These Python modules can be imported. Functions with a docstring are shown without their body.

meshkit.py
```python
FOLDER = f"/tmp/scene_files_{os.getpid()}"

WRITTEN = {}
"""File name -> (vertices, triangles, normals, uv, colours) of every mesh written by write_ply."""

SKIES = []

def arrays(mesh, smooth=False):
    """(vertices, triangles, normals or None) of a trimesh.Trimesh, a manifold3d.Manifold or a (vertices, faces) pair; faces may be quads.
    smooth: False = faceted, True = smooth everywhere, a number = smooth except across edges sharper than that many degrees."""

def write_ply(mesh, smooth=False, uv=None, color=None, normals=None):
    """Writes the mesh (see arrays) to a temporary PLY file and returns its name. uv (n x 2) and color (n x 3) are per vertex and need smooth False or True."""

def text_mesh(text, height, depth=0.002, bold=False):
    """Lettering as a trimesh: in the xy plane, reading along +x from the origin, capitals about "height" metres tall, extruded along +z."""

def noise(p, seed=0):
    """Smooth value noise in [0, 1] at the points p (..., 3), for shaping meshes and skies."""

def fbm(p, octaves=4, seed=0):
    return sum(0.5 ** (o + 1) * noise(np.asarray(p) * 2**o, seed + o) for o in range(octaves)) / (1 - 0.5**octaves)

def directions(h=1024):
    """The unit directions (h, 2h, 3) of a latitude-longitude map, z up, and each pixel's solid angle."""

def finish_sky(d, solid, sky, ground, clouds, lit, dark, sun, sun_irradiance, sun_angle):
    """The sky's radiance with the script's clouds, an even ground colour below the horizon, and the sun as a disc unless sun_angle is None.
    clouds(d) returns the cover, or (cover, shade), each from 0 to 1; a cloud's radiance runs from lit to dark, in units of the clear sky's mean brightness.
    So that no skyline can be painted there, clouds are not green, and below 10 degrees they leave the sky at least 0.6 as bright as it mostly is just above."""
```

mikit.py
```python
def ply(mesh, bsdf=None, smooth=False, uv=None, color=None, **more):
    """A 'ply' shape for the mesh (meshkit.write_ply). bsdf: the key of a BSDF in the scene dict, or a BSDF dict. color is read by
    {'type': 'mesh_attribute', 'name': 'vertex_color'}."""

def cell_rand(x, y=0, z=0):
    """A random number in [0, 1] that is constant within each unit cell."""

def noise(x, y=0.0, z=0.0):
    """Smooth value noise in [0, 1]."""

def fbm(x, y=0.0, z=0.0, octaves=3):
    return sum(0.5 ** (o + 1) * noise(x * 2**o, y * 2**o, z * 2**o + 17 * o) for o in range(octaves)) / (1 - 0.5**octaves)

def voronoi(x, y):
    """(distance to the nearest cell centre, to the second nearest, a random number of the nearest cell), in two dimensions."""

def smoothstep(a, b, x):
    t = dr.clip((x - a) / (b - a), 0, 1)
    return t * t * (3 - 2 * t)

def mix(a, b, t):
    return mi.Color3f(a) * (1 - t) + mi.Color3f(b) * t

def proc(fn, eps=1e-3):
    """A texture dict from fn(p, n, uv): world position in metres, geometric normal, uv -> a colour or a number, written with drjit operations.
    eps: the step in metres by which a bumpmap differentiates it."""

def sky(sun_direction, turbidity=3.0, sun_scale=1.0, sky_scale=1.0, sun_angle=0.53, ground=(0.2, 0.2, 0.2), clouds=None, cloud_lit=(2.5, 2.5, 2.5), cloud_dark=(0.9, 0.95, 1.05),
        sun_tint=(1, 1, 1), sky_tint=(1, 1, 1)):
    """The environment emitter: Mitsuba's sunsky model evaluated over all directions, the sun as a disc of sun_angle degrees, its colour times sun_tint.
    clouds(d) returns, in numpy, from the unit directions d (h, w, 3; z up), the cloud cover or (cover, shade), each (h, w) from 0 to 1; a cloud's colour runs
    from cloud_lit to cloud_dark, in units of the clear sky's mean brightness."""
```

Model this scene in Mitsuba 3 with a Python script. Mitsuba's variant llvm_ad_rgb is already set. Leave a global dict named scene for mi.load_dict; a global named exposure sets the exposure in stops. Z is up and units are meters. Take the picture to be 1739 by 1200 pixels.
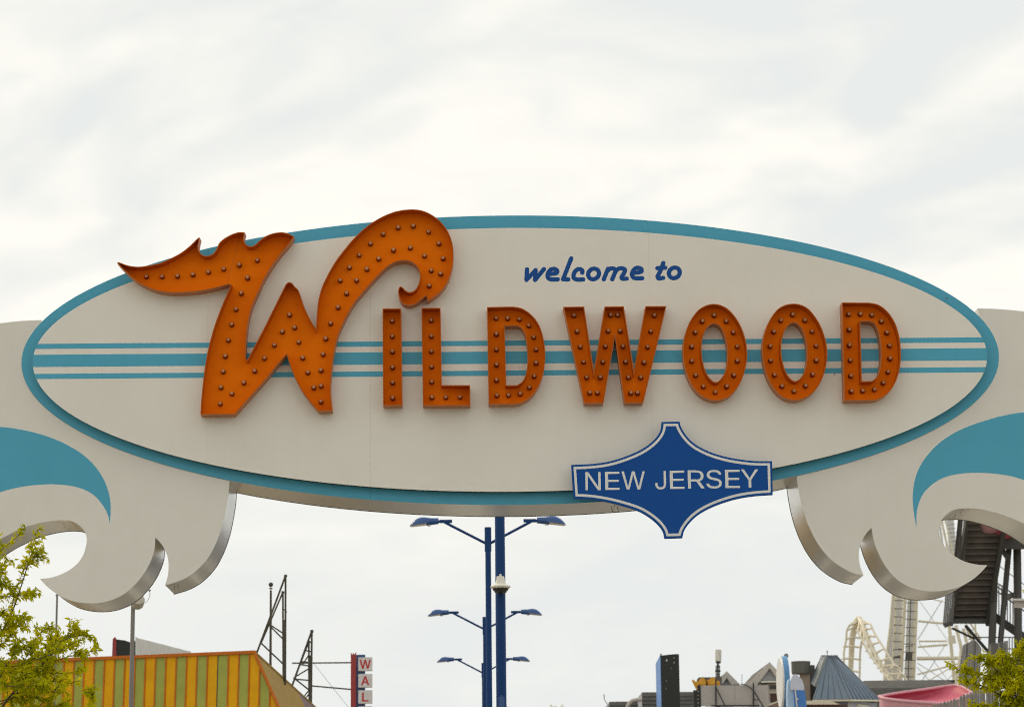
import math, random
import numpy as np, trimesh, drjit as dr, mitsuba as mi, mikit, meshkit
from shapely.geometry import Polygon, LineString, box as sbox, Point
from shapely.ops import unary_union
from shapely import affinity
T = mi.ScalarTransform4f
random.seed(7); RNG = np.random.default_rng(7)

# ------------------------------------------------------------------ camera, sky, exposure
F, CX, CY = 4500.0, 869.5, 600.0            # focal length and centre in pixels of the 1739 x 1200 photograph
EYE = np.array([0.0, 0.0, 1.6])
_v = np.array([796 - CX, 1505 - CY, F]); _v /= np.linalg.norm(_v)          # where the street's direction (+y) vanishes
_e = np.array([math.cos(-0.0105), math.sin(-0.0105), 0.0]); _r = _e - (_e @ _v) * _v; _r /= np.linalg.norm(_r)
RW = np.stack([_r, _v, -np.cross(_v, _r)], 1)                              # columns: world x, y, z in camera space
fwd, up = RW.T @ [0, 0, 1.0], RW.T @ [0, -1.0, 0]
YS = 28.0                                                                  # distance of the gateway sign
exposure = 2.6


def clouds(d):
    """Thin layered overcast: soft grey base, brighter wisps combed upwards to the right, calmer and greyer near the horizon."""
    az, el = np.arctan2(d[..., 0], d[..., 1]), np.arcsin(np.clip(d[..., 2], -1, 1))
    k = 1.0 / (d[..., 2] + 0.25)
    p = np.stack([d[..., 0] * k * 2.6 - d[..., 2] * 1.6, d[..., 1] * k * 2.2, d[..., 2] * 9.0 - d[..., 0] * 2.2 + 4.0], -1)
    w = np.stack([meshkit.fbm(p * 1.3 + 5, 3, 3), meshkit.fbm(p * 1.3 + 11, 3, 4), meshkit.fbm(p * 1.3 + 17, 3, 5)], -1) - 0.5
    big = meshkit.fbm(p * 0.9 + w * 1.0 + 2, 4, 9) - 0.5
    wisp = meshkit.fbm(p * np.array([3.0, 3.0, 3.4]) + w * 3.2 + 3, 6, 21) - 0.5
    ridge = np.clip(1 - np.abs(meshkit.fbm(p * np.array([2.2, 2.2, 3.0]) + w * 2.6 + 31, 6, 33) - 0.5) * 8, 0, 1)
    high = np.clip((el - 0.10) / 0.10, 0, 1); high = 0.30 + 0.70 * high * high * (3 - 2 * high)
    low = np.clip(1 - el / 0.20, 0, 1)
    s = 0.68 + high * (1.7 * big + 2.1 * wisp - 0.45 * ridge * np.clip(0.6 - 2.5 * big, 0, 1)) + 0.30 * low + 0.9 * np.clip(az, -0.4, 0.4) * np.cos(el)
    return np.ones_like(az), np.clip(s, 0, 1)


scene, labels = {}, {}
scene['sky_light'] = mikit.sky([-0.55, 0.62, 0.62], turbidity=3, sun_scale=0.13, sun_angle=14, ground=(0.26, 0.235, 0.2), clouds=clouds,
                               cloud_lit=(1.95, 1.90, 1.76), cloud_dark=(1.56, 1.61, 1.58), sun_tint=(1, 0.95, 0.85))
scene['camera'] = {'type': 'thinlens', 'fov': math.degrees(2 * math.atan(CX / F)), 'fov_axis': 'x', 'near_clip': 0.5, 'far_clip': 3000.0,
                   'aperture_radius': 0.009, 'focus_distance': YS * 1.0,
                   'to_world': T().look_at(origin=EYE.tolist(), target=(EYE + fwd).tolist(), up=up.tolist())}


def P(px, py, Y):
    """The point at distance Y along the street that the surveyed direction (px, py) of the photograph meets."""
    w = RW.T @ np.array([(px - CX) / F, (py - CY) / F, 1.0])
    return EYE + w * (Y / w[1])


def PX(pts, Y):
    return [tuple(P(x, y, Y)[[0, 2]]) for x, y in pts]


def zp(x0, y0, s, pts):                      # readings taken on an enlarged crop, back to photograph pixels
    return [(x0 + x / s, y0 + y / s) for x, y in pts]


M = lambda Y: Y / F                          # metres per photograph pixel at distance Y


# ------------------------------------------------------------------ entries
def add(key, mesh, mat, smooth=False, to_world=None, ply=None, **lab):
    if key in scene or key in labels:
        n = 1
        while f'{key}_{n:03d}' in scene or f'{key}_{n:03d}' in labels:
            n += 1
        key = f'{key}_{n:03d}'
    d = dict(ply) if ply is not None else mikit.ply(mesh, mat, smooth=smooth)
    if to_world is not None:
        d['to_world'] = to_world
    scene[key] = d
    if lab:
        labels[key] = lab
    return key


def thing(key, label, category, group=None):
    if key in scene or key in labels:
        n = 1
        while f'{key}_{n:03d}' in labels or f'{key}_{n:03d}' in scene:
            n += 1
        key = f'{key}_{n:03d}'
    labels[key] = {'label': label, 'category': category}
    if group:
        labels[key]['group'] = group
    return key


def part(parent, name, mesh, mat, smooth=False, **kw):
    return add(f'{parent}__{name}', mesh, mat, smooth, **kw)


# ------------------------------------------------------------------ shapes
def cat(ms):
    return trimesh.util.concatenate([m for m in ms if m is not None])


def slab(poly, y0, y1):
    """A flat outline in (x, z), extruded from y0 (front) to y1."""
    polys = [g for g in getattr(poly, 'geoms', [poly]) if g.geom_type == 'Polygon' and g.area > 1e-7]
    out = []
    for g in polys:
        m = trimesh.creation.extrude_polygon(g, y1 - y0, engine='earcut')
        v = m.vertices
        out.append(trimesh.Trimesh(np.stack([v[:, 0], y1 - v[:, 2], v[:, 1]], 1), m.faces, process=False))
    return cat(out)


def bx(x0, x1, y0, y1, z0, z1):
    m = trimesh.creation.box([abs(x1 - x0), abs(y1 - y0), abs(z1 - z0)])
    m.apply_translation([(x0 + x1) / 2, (y0 + y1) / 2, (z0 + z1) / 2])
    return m


def rod(a, b, r, n=8, r2=None):
    a, b = np.asarray(a, float), np.asarray(b, float)
    d = b - a; L = np.linalg.norm(d); d /= L
    h = np.array([0, 0, 1.0]) if abs(d[2]) < 0.9 else np.array([1.0, 0, 0])
    u = np.cross(d, h); u /= np.linalg.norm(u); w = np.cross(d, u)
    t = np.arange(n) * 2 * np.pi / n + np.pi / n
    ring = np.cos(t)[:, None] * u + np.sin(t)[:, None] * w
    v = np.vstack([a + ring * r, b + ring * (r if r2 is None else r2), [a], [b]])
    f = []
    for i in range(n):
        j = (i + 1) % n
        f += [[i, j, n + j], [i, n + j, n + i], [2 * n, j, i], [2 * n + 1, n + i, n + j]]
    m = trimesh.Trimesh(v, f, process=False); 
    if m.volume < 0: m.invert()
    return m


def tube(pts, r, n=8, r2=None):
    """A round tube along points, with ball-less mitred joints (one continuous skin)."""
    p = np.asarray(pts, float)
    tang = np.gradient(p, axis=0); tang /= np.linalg.norm(tang, axis=1, keepdims=True)
    h = np.array([0.13, 0.97, 0.21]); rings = []
    rs = np.linspace(r, r if r2 is None else r2, len(p))
    for c, d, rr in zip(p, tang, rs):
        u = np.cross(d, h); u /= np.linalg.norm(u); w = np.cross(d, u)
        t = np.arange(n) * 2 * np.pi / n
        rings.append(c + (np.cos(t)[:, None] * u + np.sin(t)[:, None] * w) * rr)
    v = np.vstack(rings + [[p[0]], [p[-1]]]); f = []; k = len(p)
    for s in range(k - 1):
        for i in range(n):
            j = (i + 1) % n; a, b = s * n, (s + 1) * n
            f += [[a + i, a + j, b + j], [a + i, b + j, b + i]]
    for i in range(n):
        j = (i + 1) % n
        f += [[k * n, j, i], [k * n + 1, (k - 1) * n + i, (k - 1) * n + j]]
    m = trimesh.Trimesh(v, f, process=False)
    if m.volume < 0: m.invert()
    return m


def bar(a, b, w, d=None):
    """A square bar from a to b, w wide (seen from the front) and d deep."""
    a, b = np.asarray(a, float), np.asarray(b, float)
    d = w if d is None else d
    t = b - a; t /= np.linalg.norm(t)
    y = np.array([0, 1.0, 0]) if abs(t[1]) < 0.9 else np.array([1.0, 0, 0])
    s = np.cross(t, y); s /= np.linalg.norm(s); y = np.cross(s, t)
    v = [c + i * s * w / 2 + j * y * d / 2 for c in (a, b) for i, j in ((-1, -1), (1, -1), (1, 1), (-1, 1))]
    f = [[0, 1, 2], [0, 2, 3], [4, 6, 5], [4, 7, 6]] + [q for i in range(4) for j in [(i + 1) % 4] for q in ([i, i + 4, j + 4], [i, j + 4, j])]
    m = trimesh.Trimesh(v, f, process=False)
    if m.volume < 0: m.invert()
    return m


def hexa(bottom, top):
    """A solid from a bottom and a top quad given in the same order."""
    v = np.vstack([bottom, top]); n = len(bottom); f = []
    for i in range(1, n - 1):
        f += [[0, i + 1, i], [n, n + i, n + i + 1]]
    for i in range(n):
        j = (i + 1) % n
        f += [[i, j, n + j], [i, n + j, n + i]]
    m = trimesh.Trimesh(v, f, process=False)
    if m.volume < 0: m.invert()
    return m


def plate(corners, th, back=(0, 1, 0)):
    """A flat panel through the corners, th thick towards back."""
    c = np.asarray(corners, float); n = np.cross(c[1] - c[0], c[2] - c[0]); n /= np.linalg.norm(n)
    if n @ np.asarray(back, float) < 0: n = -n
    return hexa(c, c + n * th)


def lathe(profile, n=24):
    m = trimesh.creation.revolve(np.asarray(profile, float), sections=n)
    if m.volume < 0: m.invert()
    return m


def smooth_path(pts, closed=False, per=6):
    """Catmull-Rom through the points."""
    p = np.asarray(pts, float)
    if len(p) < 3: return p
    q = np.vstack([p[-1], p, p[0], p[1]]) if closed else np.vstack([2 * p[0] - p[1], p, 2 * p[-1] - p[-2]])
    out = []
    for i in range(1, len(q) - 2):
        a, b, c, d = q[i - 1], q[i], q[i + 1], q[i + 2]
        ta, tb, tc = (max(np.linalg.norm(x), 1e-9) ** 0.5 for x in (b - a, c - b, d - c))
        m1 = tb * ((b - a) / ta - (c - a) / (ta + tb) + (c - b) / tb)
        m2 = tb * ((c - b) / tb - (d - b) / (tb + tc) + (d - c) / tc)
        for s in np.arange(per) / per:
            out.append((2 * s ** 3 - 3 * s ** 2 + 1) * b + (s ** 3 - 2 * s ** 2 + s) * m1 + (-2 * s ** 3 + 3 * s ** 2) * c + (s ** 3 - s ** 2) * m2)
    if not closed: out.append(q[-2])
    return np.array(out)


def outline(segments, per=6):
    """A closed outline of smooth runs that meet in corners; each run starts where the last one ended."""
    out = []
    for k, s in enumerate(segments):
        s = list(s) if k == 0 else [segments[k - 1][-1]] + list(s)
        c = smooth_path(s, per=per)
        out.extend(c[:-1].tolist())
    out.append(list(segments[-1][-1]))
    return out


def poly_at(px_pts, Y):
    g = Polygon(PX(px_pts, Y))
    return g if g.is_valid else g.buffer(0)


def text_in(text, x0, x1, z0, z1, y, depth, bold=False):
    """Lettering fitted into a box of the facing plane, its front face at y."""
    m = meshkit.text_mesh(text, 1.0, 1.0, bold); b = m.bounds; v = m.vertices
    vx = (v[:, 0] - b[0, 0]) / (b[1, 0] - b[0, 0]) * (x1 - x0) + x0
    vz = (v[:, 1] - b[0, 1]) / (b[1, 1] - b[0, 1]) * (z1 - z0) + z0
    return trimesh.Trimesh(np.stack([vx, y + depth - (v[:, 2] - b[0, 2]) * depth, vz], 1), m.faces, process=False)


# ------------------------------------------------------------------ materials
def plain(name, c, rough=0.5, metal=0.0, spec=0.5, **kw):
    scene[name] = {'type': 'twosided', 'bsdf': {'type': 'principled', 'base_color': {'type': 'rgb', 'value': list(map(float, c))}, 'roughness': rough, 'metallic': metal, 'specular': spec, **kw}}


def made(name, fn, rough=0.5, metal=0.0, spec=0.5, **kw):
    scene[name] = {'type': 'twosided', 'bsdf': {'type': 'principled', 'base_color': mikit.proc(fn), 'roughness': rough, 'metallic': metal, 'specular': spec, **kw}}


fbm, sstep, mix = mikit.fbm, mikit.smoothstep, mikit.mix


def painted(a, b, streak=0.5, scale=1.0):
    """Sheet paint with faint blotches, vertical run marks and specks of dirt."""
    def fn(p, n, uv):
        blot = fbm(p.x * 1.3 * scale, p.y * 1.3 * scale, p.z * 1.3 * scale, 3)
        run = fbm(p.x * 16 * scale, p.y * 16 * scale, p.z * 0.55 * scale, 3)
        fine = mikit.noise(p.x * 90, p.y * 90, p.z * 60)
        k = dr.clip(0.9 * (blot - 0.4) + streak * sstep(0.5, 0.85, run) + 0.12 * (fine - 0.5), 0, 1)
        return mix(a, b, k)
    return fn


made('white_paint', painted((0.775, 0.74, 0.662), (0.69, 0.655, 0.575), 0.14), 0.5, spec=0.3)
made('wave_paint', painted((0.745, 0.712, 0.64), (0.665, 0.63, 0.56), 0.14), 0.5, spec=0.3)
made('teal_paint', painted((0.080, 0.375, 0.53), (0.073, 0.34, 0.47), 0.15), 0.5, spec=0.3)
made('shield_blue', painted((0.007, 0.073, 0.30), (0.008, 0.066, 0.26), 0.15), 0.5, spec=0.12)
plain('print_white', (0.72, 0.71, 0.68), 0.5, spec=0.3)
plain('script_blue', (0.010, 0.075, 0.285), 0.5, spec=0.15)


def orange_fn(p, n, uv):
    rust = fbm(p.x * 5, p.y * 5, p.z * 5, 4); fine = fbm(p.x * 40, p.y * 40, p.z * 22, 2)
    k = 0.35 * sstep(0.45, 0.8, rust) + 0.2 * (fine - 0.4)
    return mix((0.84, 0.178, 0.0), (0.76, 0.145, 0.0), dr.clip(k, 0, 1))


made('letter_orange', orange_fn, 0.6, spec=0.06)
plain('return_shaded', (0.48, 0.10, 0.003), 0.6, spec=0.2)  # shade inside the trays put into the colour of the orange sheet
plain('return_lit', (0.44, 0.165, 0.06), 0.5, spec=0.3)  # outside of the same sheet, the light on it put into the colour
plain('letter_seam', (0.46, 0.085, 0.002), 0.6)
plain('seam_pale', (0.66, 0.625, 0.55), 0.7)
plain('seam_grey', (0.56, 0.53, 0.465), 0.7)
plain('seam_teal', (0.06, 0.27, 0.36), 0.7)
plain('seam_dark', (0.03, 0.13, 0.17), 0.7)
plain('spacer_dark', (0.03, 0.035, 0.03), 0.7)


def alu_fn(p, n, uv):
    k = fbm(p.x * 3.0, p.y * 2.0, p.z * 3.0, 3); s = mikit.noise(p.x * 2, p.y * 160, p.z * 2)
    return mix((0.80, 0.78, 0.72), (0.66, 0.64, 0.57), dr.clip(k + 0.3 * (s - 0.5), 0, 1))


made('edge_metal', alu_fn, 0.23, 0.95)
plain('rivet_dark', (0.12, 0.11, 0.10), 0.5, 0.4)
scene['bulb_glass'] = {'type': 'principled', 'base_color': {'type': 'mesh_attribute', 'name': 'vertex_color'}, 'roughness': 0.35, 'specular': 0.25}
made('pole_blue', painted((0.004, 0.040, 0.155), (0.005, 0.036, 0.12), 0.3), 0.4, spec=0.2)
plain('lamp_blue', (0.015, 0.070, 0.23), 0.2, spec=0.4, clearcoat=0.6, clearcoat_gloss=0.93)
plain('lamp_lens', (0.62, 0.58, 0.48), 0.3)
plain('cam_white', (0.68, 0.64, 0.56), 0.35)
plain('cam_dark', (0.025, 0.023, 0.02), 0.2)
made('grey_pole', painted((0.20, 0.19, 0.175), (0.14, 0.13, 0.12), 0.6), 0.55)
plain('lamp_tan', (0.42, 0.39, 0.31), 0.45)


def board(a, b, c):
    def fn(p, n, uv):
        g = fbm(p.x * 2.3, p.y * 2.3, p.z * 2.3, 4); r = fbm(p.x * 25, p.y * 25, p.z * 1.2, 3); sp = mikit.noise(p.x * 30, p.y * 30, p.z * 30)
        base = mix(a, b, dr.clip(1.6 * (g - 0.3) + 0.5 * (r - 0.5), 0, 1))
        return base * (1 - 0.0) if c is None else mix(base, c, 0.35 * sstep(0.72, 0.9, sp))
    return fn


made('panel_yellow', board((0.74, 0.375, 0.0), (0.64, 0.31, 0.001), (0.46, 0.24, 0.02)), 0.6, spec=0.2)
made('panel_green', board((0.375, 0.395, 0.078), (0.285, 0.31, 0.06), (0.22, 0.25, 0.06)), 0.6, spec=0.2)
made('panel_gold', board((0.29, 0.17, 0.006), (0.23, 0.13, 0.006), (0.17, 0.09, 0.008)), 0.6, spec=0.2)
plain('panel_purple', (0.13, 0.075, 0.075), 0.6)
made('batten_orange', board((0.56, 0.155, 0.018), (0.45, 0.125, 0.02), (0.34, 0.13, 0.04)), 0.65, spec=0.15)
made('rust_steel', painted((0.06, 0.058, 0.04), (0.11, 0.07, 0.035), 0.6), 0.6, 0.3)
made('sign_red', painted((0.34, 0.035, 0.03), (0.26, 0.035, 0.03), 0.5), 0.5)
plain('sign_navy', (0.035, 0.075, 0.19), 0.5)
plain('letter_box_white', (0.66, 0.63, 0.60), 0.45)
plain('letter_red', (0.50, 0.02, 0.02), 0.5)
plain('black_board', (0.022, 0.024, 0.02), 0.7)
plain('bright_blue', (0.05, 0.19, 0.52), 0.45)
made('dish_blue', painted((0.10, 0.27, 0.50), (0.04, 0.15, 0.36), 0.7, 2), 0.4)
made('dish_white', painted((0.68, 0.68, 0.64), (0.50, 0.55, 0.60), 0.7, 2), 0.4)
plain('lilac', (0.54, 0.57, 0.67), 0.45)
plain('light_blue', (0.33, 0.48, 0.68), 0.45)
made('shingle_grey', board((0.13, 0.125, 0.115), (0.085, 0.083, 0.08), (0.17, 0.16, 0.15)), 0.85)
plain('board_back', (0.42, 0.39, 0.36), 0.6)
plain('black_steel', (0.02, 0.02, 0.02), 0.5)
made('ornament_yellow', painted((0.62, 0.33, 0.02), (0.62, 0.20, 0.02), 0.8, 6), 0.5)
plain('siding_grey', (0.34, 0.355, 0.385), 0.65)
plain('trim_beige', (0.48, 0.44, 0.39), 0.6)
plain('cream_trim', (0.66, 0.60, 0.46), 0.55)
plain('window_dark', (0.03, 0.028, 0.026), 0.12)
plain('brown_wall', (0.085, 0.042, 0.03), 0.7)
made('metal_roof', painted((0.068, 0.108, 0.160), (0.090, 0.130, 0.175), 0.5, 2), 0.45, 0.2)
plain('roof_seam_shaded', (0.035, 0.052, 0.072), 0.5)  # shadow line along each standing seam put into its colour
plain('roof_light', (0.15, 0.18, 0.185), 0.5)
plain('tank_grey', (0.125, 0.125, 0.105), 0.6)
plain('pillar_tan', (0.36, 0.29, 0.22), 0.7)
made('coaster_cream', painted((0.68, 0.63, 0.49), (0.58, 0.51, 0.36), 0.6), 0.4)
plain('track_grey', (0.58, 0.58, 0.56), 0.5)
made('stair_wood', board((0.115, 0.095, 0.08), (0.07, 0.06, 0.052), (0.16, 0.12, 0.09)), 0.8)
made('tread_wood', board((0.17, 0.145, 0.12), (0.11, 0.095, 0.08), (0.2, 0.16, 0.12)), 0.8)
plain('dark_frame', (0.065, 0.063, 0.055), 0.6)
made('weathered_wood', board((0.27, 0.255, 0.235), (0.17, 0.16, 0.148), (0.33, 0.31, 0.29)), 0.85)
made('slat_wood', board((0.15, 0.142, 0.13), (0.10, 0.095, 0.09), (0.2, 0.19, 0.17)), 0.85)
plain('slide_pink', (0.50, 0.095, 0.145), 0.55)
plain('slide_pale', (0.62, 0.31, 0.35), 0.5)
plain('tube_pink', (0.62, 0.33, 0.36), 0.3)
plain('tarp_pale', (0.66, 0.64, 0.59), 0.5)
plain('bark', (0.06, 0.045, 0.032), 0.85)
scene['leaf_left'] = {'type': 'principledthin', 'base_color': mikit.proc(lambda p, n, uv: mix((0.30, 0.34, 0.005), (0.80, 0.74, 0.014), mikit.noise(p.x * 9, p.y * 9, p.z * 9))), 'roughness': 0.6, 'diff_trans': 1.0, 'spec_trans': 0.0, 'eta': 1.25, 'spec_tint': 0.8}
scene['leaf_right'] = {'type': 'principledthin', 'base_color': mikit.proc(lambda p, n, uv: mix((0.32, 0.35, 0.004), (0.82, 0.75, 0.009), mikit.noise(p.x * 9, p.y * 9, p.z * 9))), 'roughness': 0.6, 'diff_trans': 1.0, 'spec_trans': 0.0, 'eta': 1.25, 'spec_tint': 0.8}
made('road_surface', lambda p, n, uv: mix((0.19, 0.178, 0.155), (0.15, 0.14, 0.122), fbm(p.x * 2, p.y * 2, 0, 4)), 0.9)
made('concrete', lambda p, n, uv: mix((0.34, 0.315, 0.27), (0.28, 0.26, 0.225), fbm(p.x * 0.7, p.y * 0.7, 0, 4)), 0.9)
made('sand', lambda p, n, uv: mix((0.26, 0.235, 0.185), (0.21, 0.19, 0.15), fbm(p.x * 0.2, p.y * 0.2, 0, 4)), 0.95)
plain('line_paint', (0.7, 0.68, 0.6), 0.7)

# ------------------------------------------------------------------ ground and road (below the frame)
add('ground', bx(-1500, 1500, -300, 2500, -1.0, 0.0), 'sand', kind='structure', label='sandy flat ground of the seafront')
add('road', bx(-5.2, 5.2, -60, 160, -0.5, 0.004), 'road_surface', kind='structure', label='grey road under the gateway sign')
for s in (-1, 1):
    add('pavement', bx(s * 5.2, s * 9.5, -60, 160, -0.5, 0.13), 'concrete', kind='structure', label='concrete pavement beside the road')
add('median_island', bx(-0.9, 0.9, 34, 130, -0.5, 0.12), 'concrete', kind='structure', label='raised concrete median that carries the blue street lamps')

# ------------------------------------------------------------------ the gateway sign
S = thing('gateway_sign', 'long oval welcome sign with orange marquee letters, teal rim and white wave panels', 'sign')


def ellipse_fit(l, r, t, b, Y, n=160):
    """An upright ellipse of the plane Y from its leftmost, rightmost, top and bottom pixel."""
    L, R, Tp, B = (P(*q, Y) for q in (l, r, t, b))
    cx, cz, a, c = (L[0] + R[0]) / 2, (Tp[2] + B[2]) / 2, (R[0] - L[0]) / 2, (Tp[2] - B[2]) / 2
    th = np.linspace(0, 2 * np.pi, n, endpoint=False)
    return Polygon(np.stack([cx + a * np.cos(th), cz + c * np.sin(th)], 1)), (cx, cz, a, c)


YF = YS - 0.12                               # front of the raised white oval
rim, rim_e = ellipse_fit((36.5, 617), (1696, 597), (880, 366), (856, 857), YS)
face, face_e = ellipse_fit((55.5, 617), (1676, 592), (880, 387), (856, 834.5), YF)
part(S, 'edge_band', slab(rim, YS, YS + 0.89), 'edge_metal', 30)


def cut_at(poly, xs_px, py, Y, gap):
    xs = [P(x, py, Y)[0] for x in xs_px]; b = poly.bounds; e = [b[0] - 1] + xs + [b[2] + 1]
    return [poly.intersection(sbox(e[i] + (gap / 2 if i else 0), b[1] - 1, e[i + 1] - (gap / 2 if i < len(xs) else 0), b[3] + 1)) for i in range(len(e) - 1)]


for g in cut_at(rim, [351, 628.5, 1107], 700, YS, 0.004):
    part(S, 'rim_panel', slab(g, YS - 0.004, YS - 0.0005), 'teal_paint')
for x, m_ in ((351, 'seam_teal'), (628.5, 'seam_dark'), (1107, 'seam_teal')):
    x = P(x, 700, YS)[0]; part(S, 'rim_seam', slab(rim.buffer(-0.001).intersection(sbox(x - 0.002, -5, x + 0.002, 20)), YS - 0.0025, YS - 0.0006), m_)
part(S, 'back_trim', slab(rim.buffer(0.005).difference(rim.buffer(-0.02)), YS + 0.8942, YS + 0.902), 'rivet_dark')
part(S, 'back_panel', slab(rim, YS + 0.8905, YS + 0.894), 'wave_paint')
part(S, 'spacer', slab(face.buffer(-0.006), YS - 0.104, YS - 0.0045), 'spacer_dark')
for g in cut_at(face, [351, 628.5, 1107], 700, YF, 0.004):
    part(S, 'face_panel', slab(g, YF, YS - 0.1045), 'white_paint')
for x, m_ in ((351, 'seam_pale'), (628.5, 'seam_grey'), (1107, 'seam_pale')):
    x = P(x, 700, YF)[0]; part(S, 'face_seam', slab(face.buffer(-0.003).intersection(sbox(x - 0.002, -5, x + 0.002, 20)), YF + 0.0015, YF + 0.014), m_)
stripe_y = [(588.3, 596.6, 568.2, 576.9), (605.3, 626, 588, 608.6), (639.3, 647.3, 618.6, 628)]
for a0, a1, b0, b1 in stripe_y:
    q = Polygon(PX([(50, a0), (1675, b0), (1675, b1), (50, a1)], YF))
    z1, z0 = (P(862, (a0 + b0) / 2, YF)[2], P(862, (a1 + b1) / 2, YF)[2])
    part(S, 'stripe', slab(face.buffer(-0.001).intersection(sbox(-20, z0, 20, z1)), YF - 0.004, YF - 0.0005), 'teal_paint')

# --- the waves at both ends; they run on past the frame and stand on the ground
wl = outline([
    [(389.6, 815.7), (389.4, 780), (389, 700)],
    [(60, 640), (70.5, 543.4)],
    [(36, 545), (0, 549), (-120, 566), (-250, 606), (-350, 680), (-410, 800), (-430, 950)],
    [(-430, 1757)], [(-190, 1757)],
    [(-190, 1250), (-170, 1110), (-120, 1020), (-50, 950), (0, 915.5), (15.8, 907), (44.3, 894), (82.4, 884.7), (101.4, 883), (120.4, 884.2), (133, 889.8), (141.7, 898.5), (146, 907), (147.3, 917), (145, 931.3), (139.4, 945.5), (129.9, 958), (117.2, 967.7), (101.4, 975.6), (85.5, 980.4), (68, 982.3)],
    [(76, 991.5), (88.7, 1002.5), (103, 1011.6), (117.2, 1018.2), (134.6, 1022.3), (152, 1023.8), (171, 1022.8), (190, 1018), (210, 1008.6), (222, 999.2), (239.6, 980), (252, 960.4), (260, 941.7), (263.2, 927), (263.5, 912.5)],
    [(272, 920.5), (279.6, 932.5), (284.8, 945.8), (286.3, 960.4), (285, 977), (280.4, 993)],
    [(291.7, 990), (310.4, 983.3), (329.2, 972), (350, 951.3), (364.6, 927), (377, 893.8), (385.2, 856), (388.7, 831), (389.6, 815.7)]])
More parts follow.
